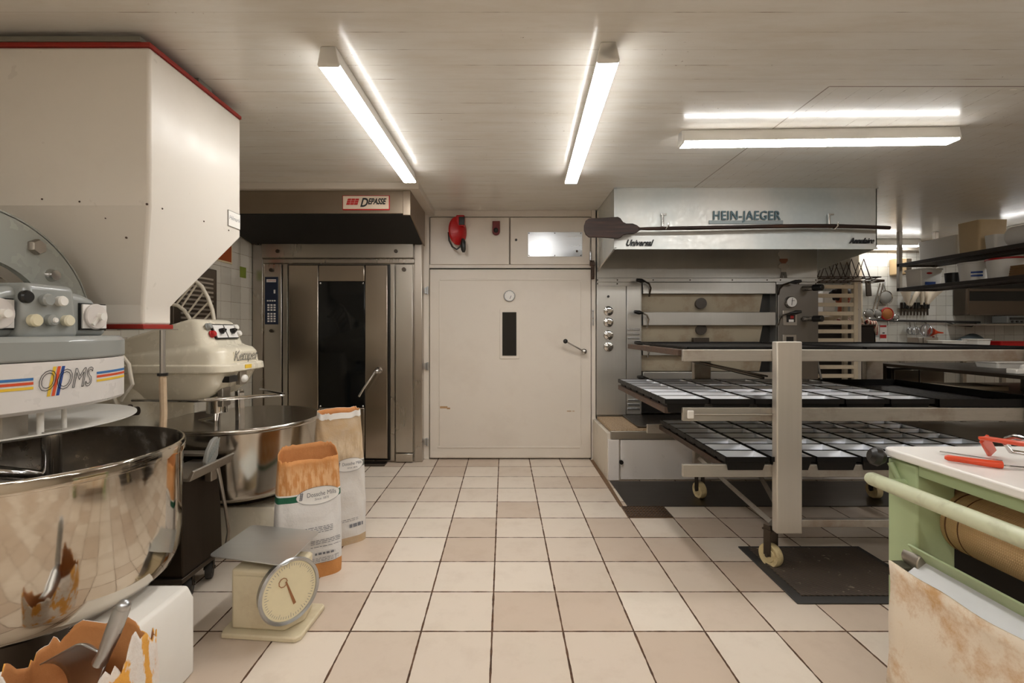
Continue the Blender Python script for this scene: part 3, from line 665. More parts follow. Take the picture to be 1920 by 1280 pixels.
# splash guard disc, posts, spiral tool
gd = MB().lathe((-1.97, 1.77, 0), [(0, .915), (.40, .915), (.462, .932), (.462, .937), (.40, .922), (0, .922)], 96)
gd.build('splash_guard', M['whiteplastic'], t, smooth=50, label='thin white round splash guard')
MB().cyl((-1.62, 1.64, .92), (-1.62, 1.64, 1.01), .010).build('guard_post', M['whiteplastic'], t); MB().cyl((-1.64, 1.75, .92), (-1.64, 1.75, 1.01), .008).build('guard_post', M['whiteplastic'], t)
MB().box(-1.74, -1.66, 1.55, 1.64, .915, 1.01).build('tool_shaft', M['satin'], t, bevel=.004)
pts = [(-1.74, 1.60, .93), (-1.74, 1.60, .85)]
for i in range(22):
    a = math.radians(-60+i*22); r = .10+.006*i; pts.append((-1.74+r*math.cos(a), 1.60+r*math.sin(a), .84-.018*i))
MB().tube(pts, .022, 12).build('spiral_hook', M['chrome'], t, label='chrome spiral dough hook')
MB().cyl((-1.60, 1.66, .93), (-1.60, 1.66, .45), .028).build('breaker_bar', M['chrome'], t)
# ================================================================ TOOL CART BETWEEN MIXERS
t = thing('low_trolley', 'low dark steel trolley on castors between the two mixing bowls', 'trolley', (-1.7, 2.29, 0))
MB().prism([(2.17, .13), (2.475, .13), (2.46, .40), (2.43, .60), (2.16, .60)], 'x', -1.95, -1.485).build('body', steel('trolley_dark_steel', (74,66,58), .42, 'z', .15, .3, (45,35,25)), t, bevel=.006)
MB().box(-1.96, -1.478, 2.155, 2.475, .118, .14).build('bottom_frame', M['dark_steel'], t, bevel=.003)
MB().prism([(-1.62, .60), (-1.42, .60), (-1.40, .645), (-1.41, .65), (-1.43, .615), (-1.62, .615)], 'y', 2.12, 2.44).build('angle_rail', M['satin'], t, bevel=.002)
MB().box(-1.9, -1.52, 2.40, 2.465, .64, .655).box(-1.9, -1.88, 2.16, 2.46, .60, .65).build('shelf', M['satin'], t, bevel=.002)
gm = MB()
pr = [(2.29, .64), (2.31, .69), (2.35, .735), (2.39, .745), (2.40, .71), (2.39, .65), (2.36, .62), (2.30, .615)]
gm.prism(pr, 'x', -1.475, -1.455); hg = gm.build('ribbed_grip', plain('grey_grip', (140,138,132), .6), t, bevel=.004)
rb = MB()
for i in range(7): rb.obox((-1.454, 2.315+i*.0125, .66+i*.009), .006, .004, .05, (-.35, 0, 0))
rb.build('grip_rib', M['grey'], hg)
MB().tube([(-1.445, 2.36, .60), (-1.44, 2.37, .56), (-1.425, 2.40, .38), (-1.42, 2.42, .25), (-1.43, 2.42, .18)], [.014, .010, .008, .008, .010], 10).build('linkage_rod', M['satin'], t)
MB().box(-1.475, -1.44, 2.31, 2.36, .54, .60).build('pivot_block', M['satin'], t, bevel=.004)
def caster(parent, x, y, r, w, mat, top, fork=None, ang=0):
    wh = MB().lathe((x, y, r), [(0, -w/2), (r*.55, -w/2), (r*.6, -w*.38), (r*.78, -w*.42), (r*.95, -w/2), (r, -w*.3), (r, w*.3), (r*.95, w/2), (r*.78, w*.42), (r*.6, w*.38), (r*.55, w/2), (0, w/2)], 32, axis=(math.cos(ang), math.sin(ang), 0)).build('wheel', mat, parent)
    fk = MB(); ca, sa = math.cos(ang), math.sin(ang)
    for s in (-1, 1): fk.obox((x+s*(w/2+.004)*ca, y+s*(w/2+.004)*sa, (r+top)/2+.01), .004, r*.7, top-r+.02, (0, 0, ang))
    fk.obox((x, y, top-.004), w+.02, r*.9, .008, (0, 0, ang)); fk.cyl((x-(w/2+.012)*ca, y-(w/2+.012)*sa, r), (x+(w/2+.012)*ca, y+(w/2+.012)*sa, r), .009)
    fk.build('wheel_fork', fork or M['dark_steel'], parent)
for (x, y) in ((-1.52, 2.28), (-1.90, 2.28), (-1.52, 2.44), (-1.90, 2.44)): caster(t, x-.01, y, .052, .03, M['rubber'], .118, None, .4)
# ================================================================ FAR IVORY MIXER
t = thing('spiral_mixer', 'smaller ivory spiral mixer with outlined script on its nose, behind the hopper', 'dough mixer', (-1.85, 2.9, 0))
BC = (-1.60, 2.91)
b = MB().lathe((*BC, 0), [(0, .335), (.33, .335), (.372, .345), (.392, .375), (.402, .43), (.424, .722), (.434, .728), (.437, .742), (.430, .751), (.422, .75)], 128).build('bowl', steel('ivory_mixer_bowl', (196,190,180), .16, 'z', .1, .12), t, smooth=50, label='steel mixing bowl')
open_top(b)
pr = [(.4225, .7505), (.416, .74), (.395, .43), (.37, .37), (0, .36)]; vs = []; fs = []
for (r, z) in pr:
    for k in range(n0): vs.append((BC[0]+max(r, 1e-4)*math.cos(2*math.pi*k/n0), BC[1]+max(r, 1e-4)*math.sin(2*math.pi*k/n0), z))
for i in range(len(pr)-1):
    for k in range(n0): fs.append((i*n0+k, (i+1)*n0+k, (i+1)*n0+(k+1)%n0, i*n0+(k+1)%n0))
MB().mesh(vs, fs).build('bowl_lining', steel('bowl_inside_steel', (150,144,136), .3, 'z', .1, .2), b, recalc=False, smooth=50)
MB().cyl((BC[0], BC[1], .27), (BC[0], BC[1], .337), .2, .28, 40).build('bowl_drive', M['dark_steel'], t)
ks = M['kemper']
MB().loft([rrect(-2.36, -1.24, 2.66, 3.12, .06, 0), rrect(-2.36, -1.24, 2.66, 3.12, .06, .24), rrect(-2.36, -1.28, 2.68, 3.10, .06, .275)]).build('base', ks, t, bevel=.01)
MB().loft([rrect(-2.42, -2.02, 2.62, 3.12, .08, .26), rrect(-2.42, -2.02, 2.62, 3.12, .08, 1.0)]).build('column', ks, t, bevel=.01, smooth=50)
def hd(z, xm, hw_, r, xb=-2.36, dz=True):
    p = rrect(xb, xm, 2.845-hw_, 2.845+hw_, r, z)
    if dz: p = [(x, y, zz-max(0, (-1.80-x))*.30*min(1, max(0, (zz-1.1)/.2))) for x, y, zz in p]
    return p
MB().loft([hd(.885, -1.75, .16, .07), hd(.90, -1.70, .19, .09), hd(.96, -1.62, .222, .12), hd(1.045, -1.58, .232, .12)]).build('head_lower', ks, t, smooth=60)
MB().loft([hd(1.043, -1.555, .243, .10), hd(1.048, -1.543, .250, .10), hd(1.085, -1.548, .250, .10), hd(1.092, -1.560, .243, .10)]).build('head_lip', ks, t, bevel=.004, smooth=50)
MB().loft([hd(1.09, -1.575, .232, .09), hd(1.155, -1.583, .225, .09), hd(1.18, -1.600, .215, .09), hd(1.192, -1.64, .205, .09), hd(1.205, -1.665, .20, .08), hd(1.33, -1.722, .178, .06), hd(1.345, -1.74, .165, .06), hd(1.350, -1.77, .15, .05)]).build('head_upper', ks, t, smooth=60)
def kp(px, py, x):
    d = -x*F/(CX-px); return (x, d, H-(py-CY)/F*d)
# control panel on the sloping face
sl = (1.722-1.665)/.125
def kface(y, z, off=0): return (-1.665-(z-1.205)*sl+off, y, z)
def kquad(y0, y1, z0, z1, o0, o1):
    vs = [kface(y, z, o) for o in (o0, o1) for z in (z0, z1) for y in (y0, y1)]
    return MB().mesh(vs, [(0,1,3,2),(4,6,7,5),(0,4,5,1),(2,3,7,6),(0,2,6,4),(1,5,7,3)])
pn = kquad(2.725, 2.955, 1.235, 1.322, 0, .012).build('control_frame', M['black'], t)
for y in (2.735, 2.848):
    pq = kquad(y, y+.100, 1.242, 1.316, .012, .016).build('control_plate', M['paper'], pn)
    c0 = Vector(kface(y+.05, 1.280, .018)); MB().lathe(c0, [(0, .025), (.012, .025), (.017, 0)], 16, axis=(1, 0, .4)).obox(c0+Vector((.02, 0, 0)), .012, .04, .01, (.6, 0, 0)).build('selector_knob', M['black'], pq)
for (y, z, mt, nm, lb) in ((2.705, 1.305, 'grey', 'push_button', 'grey push button'), (2.712, 1.262, 'redplastic', 'push_button', 'red push button'), (2.972, 1.30, 'whiteplastic', 'push_button', 'white push button'), (2.974, 1.262, 'whiteplastic', 'push_button', 'white push button')):
    MB().lathe(kface(y, z, 0), [(0, .024), (.014, .024), (.018, .018), (.018, .008), (.021, .006), (.021, 0)], 20, axis=(1, 0, .3)).build(nm, M[mt], t, label=lb)
MB().box(-1.583, -1.5745, 2.74, 2.985, 1.098, 1.158).build('name_panel', M['kemper'], t, bevel=.003)
MB().text('Kemper', .078, lambda x, y, z: (-1.5735+z, 2.862+x, 1.132+y), shear=.3, outline=.0010, xs=1.02).tube([(-1.573, 2.765, 1.107), (-1.573, 2.97, 1.107)], .0012, 4).build('lettering', M['ink'], t)
MB().box(-1.5455, -1.5425, 2.80, 2.87, 1.058, 1.080).build('warning_label', M['inkyellow'], t)
MB().box(-1.615, -1.575, 2.69, 2.775, .985, 1.020).build('vent_slot', M['black'], t)
MB().box(-1.60, -1.572, 2.80, 2.87, .960, 1.040).build('hinge_plate', M['satin'], t, bevel=.003)
MB().ball((-1.57, 2.835, .995), (.02, .03, .024)).build('knob', M['whiteplastic'], t)
MB().box(-1.66, -1.63, 2.72, 2.80, .84, .95).build('tool_bracket', M['satin'], t, bevel=.004)
MB().prism([(2.78, .93), (2.84, .93), (2.86, .55), (2.80, .55)], 'x', -1.60, -1.57).build('breaker_bar', M['chrome'], t, bevel=.006)
MB().cyl((-1.70, 2.78, .80), (-1.70, 2.78, .90), .055).build('tool_shaft', M['chrome'], t)
pts = [(-1.70, 2.78, .80), (-1.70, 2.78, .76)]
for i in range(20):
    a = math.radians(200+i*24); r = .14+.004*i; pts.append((-1.68+r*math.cos(a), 2.84+r*math.sin(a)*.8, .735-.016*i))
MB().tube(pts, .022, 12).build('spiral_hook', M['chrome'], t, label='chrome spiral dough hook')
MB().tube([(-2.05, 2.585, .90), (-1.70, 2.585, .895), (-1.66, 2.60, .895), (-1.36, 2.84, .89), (-1.345, 2.87, .89), (-1.36, 2.90, .892), (-1.6, 3.08, .90)], .007, 8).tube([(-1.66, 2.60, .905), (-1.38, 2.84, .90)], .004, 6).build('guard_rod', M['chrome'], t, label='thin chrome guard rail')
gt = MB()
a1 = [P(366, 526, 3.15), P(378, 536, 3.15), P(390, 558, 3.15), P(398, 580, 3.15), P(402, 604, 3.15), P(403, 625, 3.15)]
a2 = [P(322, 570, 3.15), P(334, 573, 3.15), P(346, 582, 3.15), P(355, 596, 3.15), P(361, 612, 3.15), P(364, 630, 3.15)]
gt.tube(a1, .012, 10).tube(a2, .012, 10)
for (a, b_) in (((366, 527), (330, 571)), ((371, 530), (340, 576)), ((383, 546), (350, 590)), ((393, 564), (357, 602)), ((399, 582), (366, 618))): gt.tube([P(*a, 3.15), P(*b_, 3.15)], .006, 8)
gt.build('cage_guard', M['ivorytube'], t, label='raised white tubular guard')
MB().tube([(-2.24, 2.56, 1.24), (-2.12, 2.56, 1.19), (-2.05, 2.56, 1.10), (-2.03, 2.56, .99), (-2.06, 2.56, .95)], .012, 10).tube([(-2.24, 2.56, 1.14), (-2.13, 2.56, .92), (-2.10, 2.56, .86)], .012, 10).tube([(-2.06, 2.56, .95), (-2.09, 2.56, .90)], .010, 8).build('guard_handle', M['ivorytube'], t)
MB().cyl((-2.12, 2.54, .835), (-2.00, 2.57, .845), .024).build('pivot_spring', M['dark_steel'], t, bevel=.004)
MB().ball((-2.08, 2.61, .86), .014).build('bolt', M['rusty'], t)
# ================================================================ KITCHEN SCALE
t = thing('weighing_scale', 'old cream dial scale with square steel pan on tiles before flour bags', 'scale', (-1.02, 2.06, 0))
bm_ = paint('beige_enamel', (214,201,170), .4, .3, (150,115,70), 10)
MB().prism([(-1.19, 1.985), (-1.18, 1.955), (-.86, 1.925), (-.84, 1.945), (-.825, 2.16), (-.84, 2.175), (-1.17, 2.20), (-1.19, 2.18)], 'z', 0, .022).build('base_plate', bm_, t, bevel=.006)
MB().prism([(-1.155, 1.985), (-.92, 1.965), (-.865, 2.04), (-.875, 2.15), (-1.15, 2.17)], 'z', .022, .275).build('housing', bm_, t, bevel=.012, seg=3)
MB().prism([(-1.138, 1.980), (-.975, 1.967), (-.975, 1.965), (-1.138, 1.978)], 'z', .05, .25).build('front_panel', bm_, t)
ax = Vector((.80, -.60, .06)).normalized(); dc = Vector((-.905, 1.972, .195))
MB().lathe(dc-ax*.05, [(0, 0), (.10, 0), (.118, .02), (.128, .055), (.132, .062), (.128, .07), (.118, .066), (.116, .06), (0, .06)], 56, axis=ax).build('dial_rim', M['alu'], t, smooth=40, label='silver dial rim')
da = MB().lathe(dc+ax*.0105, [(0, .001), (.116, .001), (.116, 0)], 56, axis=ax).build('dial_face', plain('ivory_dial', (226,214,178), .5), t)
Rm = Vector((0, 0, 1)).rotation_difference(ax).to_matrix().to_4x4()
rt = ax.cross(Vector((0, 0, 1))).normalized()*-1; upv = rt.cross(ax).normalized()
if upv.z < 0: upv = -upv
def dialp(u, v, o=.0135): return dc+ax*o+rt*u+upv*v
mk_ = MB()
for i in range(60):
    a = 2*math.pi*i/60; r0 = .098 if i % 5 else .090
    mk_.mesh([dialp(math.sin(a+s)*r, math.cos(a+s)*r, .0125) for r, s in ((r0, -.008), (r0, .008), (.108, .008), (.108, -.008))], [(0, 1, 2, 3)])
mk_.build('dial_marks', M['greyink'], da, recalc=False, smooth=0)
pm = MB(); pm.mesh([dialp(.012, -.062), dialp(.024, -.058), dialp(-.014, .045), dialp(-.020, .043)], [(0, 1, 2, 3)])
pm.tube([dialp(-.03+.018*math.cos(k*.7), .045+.018*math.sin(k*.7), .015) for k in range(9)], .0018, 6)
pm.build('pointer', plain('bronze_needle', (150,100,62), .5), da, recalc=False, smooth=0)
MB().cyl((-1.03, 2.08, .27), (-1.03, 2.08, .315), .02).build('pan_post', M['satin'], t)
pan = MB(); c4 = [(-1.272, 2.015), (-.897, 1.925), (-.885, 2.262), (-1.255, 2.335)]
def rounded(c4, r, z, n=4):
    out = []
    for i in range(4):
        p, a, b_ = Vector((*c4[i], 0)), Vector((*c4[i-1], 0)), Vector((*c4[(i+1) % 4], 0))
        u = (a-p).normalized()*r; v = (b_-p).normalized()*r
        for k in range(n+1):
            s = k/n; q = p+u*(1-s)**2+v*s**2; out.append((q.x, q.y, z))
    return out
pan.loft([rounded(c4, .03, .314), rounded(c4, .03, .319)]); pan.build('pan', steel('floury_pan', (196,198,196), .38, 'x', .1, .5, (230,225,215)), t, bevel=.002, label='flat steel weighing pan')
# ================================================================ PAPER FLOUR BAGS
def bag(name, label, mat, left, right, th, h, slump, hb, seed=1, rim=None, textz=None, white_rim=False, group=None, jag=.012, opening=.8, widen=0, bulge=0, fill=.86):
    """left/right: floor corners of the front face; th: thickness behind it; h: height; slump(z)->x,y shift"""
    rnd = random.Random(seed); L = Vector((*left, 0)); R_ = Vector((*right, 0)); u = (R_-L); W = u.length; u.normalize()
    nrm = Vector((u.y, -u.x, 0)); c = (L+R_)/2-nrm*th/2
    t = thing(name, label, 'flour bag', (c.x, c.y, 0), group)
    NN = 64; NZ = 26
    def hw_(z):
        k = z/h; return W/2*(1.0+.04*math.sin(k*3.1)-slump*k**1.5)
    def hd_(z):
        k = z/h; return th/2*(1-.12*k)*(1-(1-opening)*k**2)
    wr = [rnd.uniform(-1, 1) for _ in range(40)]
    def wrinkle(a, z): 
        return .004*math.sin(a*3+z*19+wr[0])*math.sin(z*31+wr[1]*3)+.003*math.sin(a*7+z*40*wr[2])
    def surf(a, z, o=0):
        sx = math.cos(a); sy = math.sin(a); e = .42
        x = math.copysign(abs(sx)**e, sx)*hw_(z); y = math.copysign(abs(sy)**(.55), sy)*hd_(z)
        wq = wrinkle(a, z)*min(1, z/.05+.2)
        p = c+u*x+nrm*(y*(1+bulge*math.sin(z/h*3.1)))+nrm*wq*math.copysign(1, sy)*1
        return Vector((p.x, p.y, z))+nrm*o*(1 if sy >= 0 else -1)
    me_v = []; uvs = []
    def topz(a):
        return h+(rim(a) if rim else 0)+rnd.uniform(-jag, jag)*.5
    tz = [topz(2*math.pi*k/NN) for k in range(NN)]
    for i in range(NZ+1):
        for k in range(NN):
            a = 2*math.pi*k/NN; z = tz[k]*i/NZ; p = surf(a, z); me_v.append(p)
            uvs.append(((p-c).dot(u), z*h/tz[k] if False else z))
    fs = [(i*NN+k, i*NN+(k+1)%NN, (i+1)*NN+(k+1)%NN, (i+1)*NN+k) for i in range(NZ) for k in range(NN)]+[tuple(range(NN-1, -1, -1))]
    mb = MB().mesh(me_v, fs); o_ = OFF[t.name]; lay = mb.bm.loops.layers.uv.new('UVMap')
    mb.bm.verts.index_update(); mb.bm.verts.ensure_lookup_table()
    for f in mb.bm.faces:
        for lp in f.loops: lp[lay].uv = uvs[lp.vert.index]
    pb = mb.build('paper_sack', [mat, M['kraft']], t, smooth=60, recalc=True)
    fl_ = sum((Vector(p.center)+OFF[t.name]-c).dot(p.normal) for p in pb.data.polygons)
    if fl_ < 0: pb.data.flip_normals()
    so = pb.modifiers.new('solid', 'SOLIDIFY'); so.thickness = .003; so.offset = -1; so.material_offset = 1; so.use_rim = True
    # flour inside
    zi = h*fill; ring = [surf(2*math.pi*k/NN, zi) for k in range(NN)]; ring = [c+(q-c)*.965 for q in ring]
    ring = [Vector((q.x, q.y, zi)) for q in ring]; cc = Vector((c.x, c.y, zi+.01))
    MB().mesh(ring+[cc], [(k, (k+1)%NN, NN) for k in range(NN)]).build('flour', M['flour'], t)
    def face(x, z, o=.0025):
        s = max(-.99, min(.99, x/hw_(z))); sx = math.copysign(abs(s)**(1/.42), s); a = math.acos(sx)
        return surf(a, z, o)
    if textz:
        lb = MB(); pts = []; rings = 10; nn = 48; ex, ez, xo = textz[1], textz[2], textz[3]
        pts.append(face(xo, textz[0]))
        for i in range(1, rings+1):
            for k in range(nn):
                q = 2*math.pi*k/nn; pts.append(face(xo+ex*i/rings*math.cos(q), textz[0]+ez*i/rings*math.sin(q)))
        fs = [(0, 1+k, 1+(k+1)%nn) for k in range(nn)]
        for i in range(rings-1):
            for k in range(nn): fs.append((1+i*nn+k, 1+(i+1)*nn+k, 1+(i+1)*nn+(k+1)%nn, 1+i*nn+(k+1)%nn))
        le = lb.mesh(pts, fs).build('oval_label', M['paper'], pb, label='white oval label')
        tx = MB().text('Dossche Mills', textz[4], lambda x, y, z: face(xo+.016+x, textz[0]+.006+y, .0045), xs=.80)
        tx.text('Since 1875', textz[4]*.5, lambda x, y, z: face(xo+.015+x, textz[0]-.018+y, .0045), shear=.2)
        for k in range(4):
            for s in (-1, 1):
                cxx, czz = xo-ex*.80+s*.004+.004*(k/3), textz[0]-.010+k*.009
                tx.mesh([face(cxx-.004, czz, .0045), face(cxx, czz-.006, .0045), face(cxx+.004, czz+.002, .0045), face(cxx, czz+.009, .0045)], [(0, 1, 2, 3)])
        tx.build('lettering', M['greyink'], t, recalc=False, smooth=0)
        rgm = MB().tube([face(xo+ex*math.cos(2*math.pi*k/nn), textz[0]+ez*math.sin(2*math.pi*k/nn), .003) for k in range(nn)], .0009, 4, closed=True)
        rgm.build('label_outline', M['greyink'], t)
        ln = MB(); rr = random.Random(seed+5)
        for (zz, w0, w1, hh) in textz[5]:
            x = w0
            while x < w1:
                l_ = rr.uniform(.008, .028); e_ = min(w1, x+l_)
                ln.mesh([face(x, zz, .0032), face(e_, zz, .0032), face(e_, zz+hh, .0032), face(x, zz+hh, .0032)], [(0, 1, 2, 3)]); x = e_+.005
        ln.build('small_print', M['greyink'], t, recalc=False, smooth=0)
    if white_rim:
        wv = []; 
        for k in range(NN):
            a = 2*math.pi*k/NN; wv.append(surf(a, tz[k]-.034, .003)); wv.append(surf(a, tz[k]+.001, .003))
        MB().mesh(wv, [(2*k, 2*((k+1)%NN), 2*((k+1)%NN)+1, 2*k+1) for k in range(NN)]).build('sewn_tape', M['paper'], t, label='white paper strip around the opening')
    return t, surf, face
prints = [(z, -.02+.01*math.sin(z*90), .11, .003) for z in (.262, .254, .246, .236)]+[(z, .0, .15, .003) for z in (.192, .184, .175, .158)]+[(z, .0, .14, .0025) for z in (.10, .092, .084, .074)]+[(.118, .02, .12, .011)]
bag('flour_bag', 'open orange and white flour bag with green band behind the scale', bagmat('flour_bag_orange', (205,140,78), (228,186,140), .405, .445, .075), (-1.135, 2.335), (-.855, 2.50), .17, .622, .10, 0, 3,
    rim=lambda a: .055*max(0, -math.sin(a))**.7-.012*max(0, math.sin(a)), textz=(.425, .108, .044, .040, .033, prints), opening=.75)
prints2 = [(z, -.02, .10, .003) for z in (.15, .14)]+[(.10, .04, .13, .02)]
bag('flour_bag', 'pale washed-out flour bag with white strip at top, beside steel oven', bagmat('flour_bag_pale', (190,158,116), (214,190,154), .455, .50, .045, wash=.35, greenc=(50,74,70)), (-1.085, 2.70), (-.835, 2.885), .14, .80, .20, 0, 8,
    rim=lambda a: -.01*math.sin(a), textz=(.475, .085, .040, .045, .027, prints2), white_rim=True, opening=.6)
# torn bag in the foreground, with a scoop standing in it
tb, sf, _ = bag('flour_bag', 'torn yellow and white paper bag at bottom left holding a metal scoop', patchmat(), (-1.275, 1.15), (-.955, 1.19), .17, .415, .02, 0, 21,
    rim=lambda a: .022*math.sin(3*a+.5)+.018*math.sin(7*a)+.030*max(0, math.cos(a))-.02*max(0, math.sin(a)), jag=.030, opening=1.15, fill=.60)
wt = MB()
for (px, py, w_, h_) in ((228, 1206, .02, .05), (250, 1240, .02, .09), (205, 1262, .02, .06), (258, 1275, .016, .06)):
    p = P(px, py, 1.175); wt.obox(p+Vector((0, -.006, 0)), w_, .002, h_, (0, .5, .12))
t = thing('scoop', 'metal flour scoop with round handle standing in the torn bag', 'scoop', P(150, 1275, 1.22)[:])
hp = [P(232, 1133, 1.20), P(228, 1142, 1.20), P(212, 1185, 1.205), P(197, 1222, 1.21), P(188, 1240, 1.215)]
MB().tube(hp, [.012, .019, .019, .016, .018], 20).ball(P(231.5, 1136, 1.20), .0165, 20).build('handle', M['alu'], t, smooth=60)
a_ = P(190, 1238, 1.215); b_ = P(95, 1290, 1.235); dv = (b_-a_).normalized(); sd = Vector((-.25, -1, .1)).cross(dv).normalized(); nn_ = dv.cross(sd).normalized()
vs = []; fs = []; NU, NV = 12, 14
for i in range(NU+1):
    s = i/NU; wd = .066*min(1, .25+s*2.6); dp = .05*min(1, .2+s*2)
    for j in range(NV+1):
        q = math.pi*j/NV; p = a_+dv*(s*.19)+sd*math.cos(q)*wd-nn_*math.sin(q)*dp*(1 if nn_.y < 0 else -1); vs.append(p)
for i in range(NU):
    for j in range(NV): fs.append((i*(NV+1)+j, i*(NV+1)+j+1, (i+1)*(NV+1)+j+1, (i+1)*(NV+1)+j))
o = MB().mesh(vs, fs).build('scoop_blade', M['alu'], t, recalc=False, smooth=60)
so = o.modifiers.new('solid', 'SOLIDIFY'); so.thickness = .003
# ================================================================ DECK OVEN ON THE RIGHT
t = thing('deck_oven', 'wide multi-deck steel bread oven with lettered hood on the right', 'oven', (2.0, 4.9, 0))
YR = 4.68
def XR(px, d=YR): return (px-CX)/F*d
def ZR(py, d=YR): return H-(py-CY)/F*d
os_ = M['ovensteel']
XL, XRR = .925, XR(1532)
DL, DR_ = XR(1203), XR(1456)      # deck opening
MB().box(XL, XRR, YR+.35, 5.88, 0, ZC-.02).box(XL, DL, YR+.005, YR+.35, .42, 2.3).box(DR_, XRR, YR+.005, YR+.35, .42, 2.3).box(DL, DR_, YR+.005, YR+.35, ZR(521), 2.3).build('body', os_, t)
MB().box(XL, XRR, YR-.004, YR+.01, ZR(521)+.0, 2.28).build('upper_panel', os_, t, bevel=.002)
cv = MB().box(XL, XRR, YR-.012, YR-.003, ZR(528.5), ZR(521.5)); cv.build('cover_strip', os_, t, bevel=.001)
sw = MB()
for px in (1120, 1157, 1224, 1293, 1372, 1437, 1462, 1496, 1528): sw.ball((XR(px), YR-.013, ZR(525)), .007, 8)
for px in (1120, 1157, 1496, 1528): sw.ball((XR(px), YR-.013, ZR(532)), .007, 8)
sw.build('rivet', M['dark_steel'], t)
cp = MB().box(XR(1118), XR(1173), YR-.02, YR+.01, ZR(777), ZR(536)).build('control_panel', os_, t, bevel=.004, label='steel panel with four chrome selector knobs')
for py in (583, 604, 628, 649.5):
    k_ = MB().lathe((XR(1140), YR-.02, ZR(py)), [(0, .018), (.030, .018), (.046, .010), (.050, 0)], 32, axis=(0, -1, 0)).build('knob_ring', M['chrome'], cp)
    MB().cyl((XR(1140), YR-.038, ZR(py)), (XR(1140), YR-.07, ZR(py)), .024, .020).obox((XR(1140.5), YR-.075, ZR(py)), .048, .018, .012, (0, .5+py*.1, 0)).build('selector_knob', M['chrome'], t)
MB().cyl((XR(1139.5), YR-.02, ZR(556)), (XR(1139.5), YR-.03, ZR(556)), .012).build('keyhole', M['black'], t)
MB().box(XR(1174), XR(1201), YR-.02, YR+.01, ZR(776), ZR(536)).build('side_column', os_, t, bevel=.004)
for py in (617, 625, 633, 749, 757, 765):
    MB().box(XR(1175.5), XR(1198), YR-.028, YR-.019, ZR(py+2.5), ZR(py-1.5)).build('vent_louvre', M['alu'], t, bevel=.003)
MB().box(XR(1456.5), XRR, YR-.02, YR+.01, ZR(777), ZR(533)).build('instrument_panel', steel('instrument_panel_steel', (132,128,122), .4, 'z', .1, .2), t, bevel=.004)
th = MB().lathe((XR(1479), YR-.02, ZR(566.5)), [(0, .03), (.050, .03), (.058, .02), (.06, 0)], 36, axis=(0, -1, 0)).build('thermometer', M['chrome'], t, label='round chrome thermometer')
MB().cyl((XR(1479), YR-.049, ZR(566.5)), (XR(1479), YR-.053, ZR(566.5)), .048, n=36).build('dial_face', M['paper'], th)
MB().obox((XR(1479), YR-.055, ZR(566)), .004, .002, .07, (0, .1, 0)).obox((XR(1481), YR-.055, ZR(564)), .03, .002, .004).build('dial_needle', M['ink'], th)
cf = MB().box(XR(1465), XR(1491), YR-.03, YR-.018, ZR(610), ZR(582)).build('controller_frame', M['satin'], t, bevel=.003)
MB().box(XR(1471.5), XR(1487), YR-.035, YR-.028, ZR(604), ZR(588)).build('controller', M['black'], cf)
MB().box(XR(1478), XR(1484), YR-.037, YR-.034, ZR(597), ZR(592)).build('display', M['inkred'], cf, label='small red display')
MB().box(XR(1475), XR(1484), YR-.037, YR-.034, ZR(603.5), ZR(599)).build('keys', M['paper'], cf)
cf = MB().box(XR(1465), XR(1490), YR-.03, YR-.018, ZR(655), ZR(627)).build('controller_frame', M['satin'], t, bevel=.003)
MB().box(XR(1471), XR(1484), YR-.034, YR-.028, ZR(642), ZR(631)).build('controller', M['black'], cf)
for py in (541.5, 598): MB().cyl((XR(1504), YR-.02, ZR(py)), (XR(1512), YR-.13, ZR(py)), .028, .024).build('valve_handle', M['chrome'], t); MB().cyl((XR(1510), YR-.12, ZR(py)), (XR(1517), YR-.20, ZR(py)), .032, .030, 24).build('valve_knob', M['black'], t, bevel=.006)
# decks: flap bar, beige inner face, round peephole, black side
fg = paint('beige_stained_oven_door', (176,164,142), .5, .7, (128,92,60), 4.5)
MB().box(DL-.01, DR_+.01, YR+.12, YR+.30, .44, ZR(521)).build('deck_recess', M['black'], t)
tops = [529, 585, 641, 697, 735]
for i, py in enumerate(tops[:4]):
    hh = 22 if i == 0 else 25
    MB().box(DL+.01, DR_-.015, YR-.015, YR+.03, ZR(py+hh), ZR(py)).build('deck_flap', os_, t, bevel=.005)
    nx = tops[i+1]
    dd = MB().prism([(YR+.10, ZR(nx)), (YR+.115, ZR(nx)), (YR+.115, ZR(py+hh)), (YR+.04, ZR(py+hh))], 'x', DL+.012, XR(1434))
    q = dd.build('deck_door', fg, t, label='beige heat-stained deck door')
    if i < 2:
        MB().cyl((XR(1318), YR+.035, ZR(568+i*49)), (XR(1318), YR+.10, ZR(568+i*49)), .055, n=32).build('peephole', plain('brown_glass', (70,62,54), .3), q)
MB().box(XR(1301), XR(1330.5), YR+.0, YR+.06, ZR(712), ZR(661)).box(XR(1301), XR(1330), YR+.0, YR+.06, ZR(652), ZR(633)).build('damper_slide', M['dark_steel'], t, bevel=.003)
def handle(px, py, s, down):
    m = MB(); e = Vector((XR(px), YR-.12, ZR(py)))
    m.tube([e, e+Vector((s*.05, .01, -.008)), e+Vector((s*.09, .03, -.012))], [.014, .022, .010], 12)
    o = m.build('lever_grip', M['black'], t, label='black lever grip')
    p2 = e+Vector((s*.09, .03, -.012))
    MB().tube([p2, p2+Vector((s*.05, .03, -.02)), p2+Vector((s*.075, .05, -.06)), p2+Vector((s*.07, .09, -down))], .009, 8).build('lever_arm', M['chrome'] if py > 540 else M['dark_steel'], t)
for (px, py) in ((1187, 527), (1183, 585), (1184, 641), (1189, 704)): handle(px, py, 1, .14)
for (px, py) in ((1488, 529), (1488, 585)): handle(px, py, -1, .14)
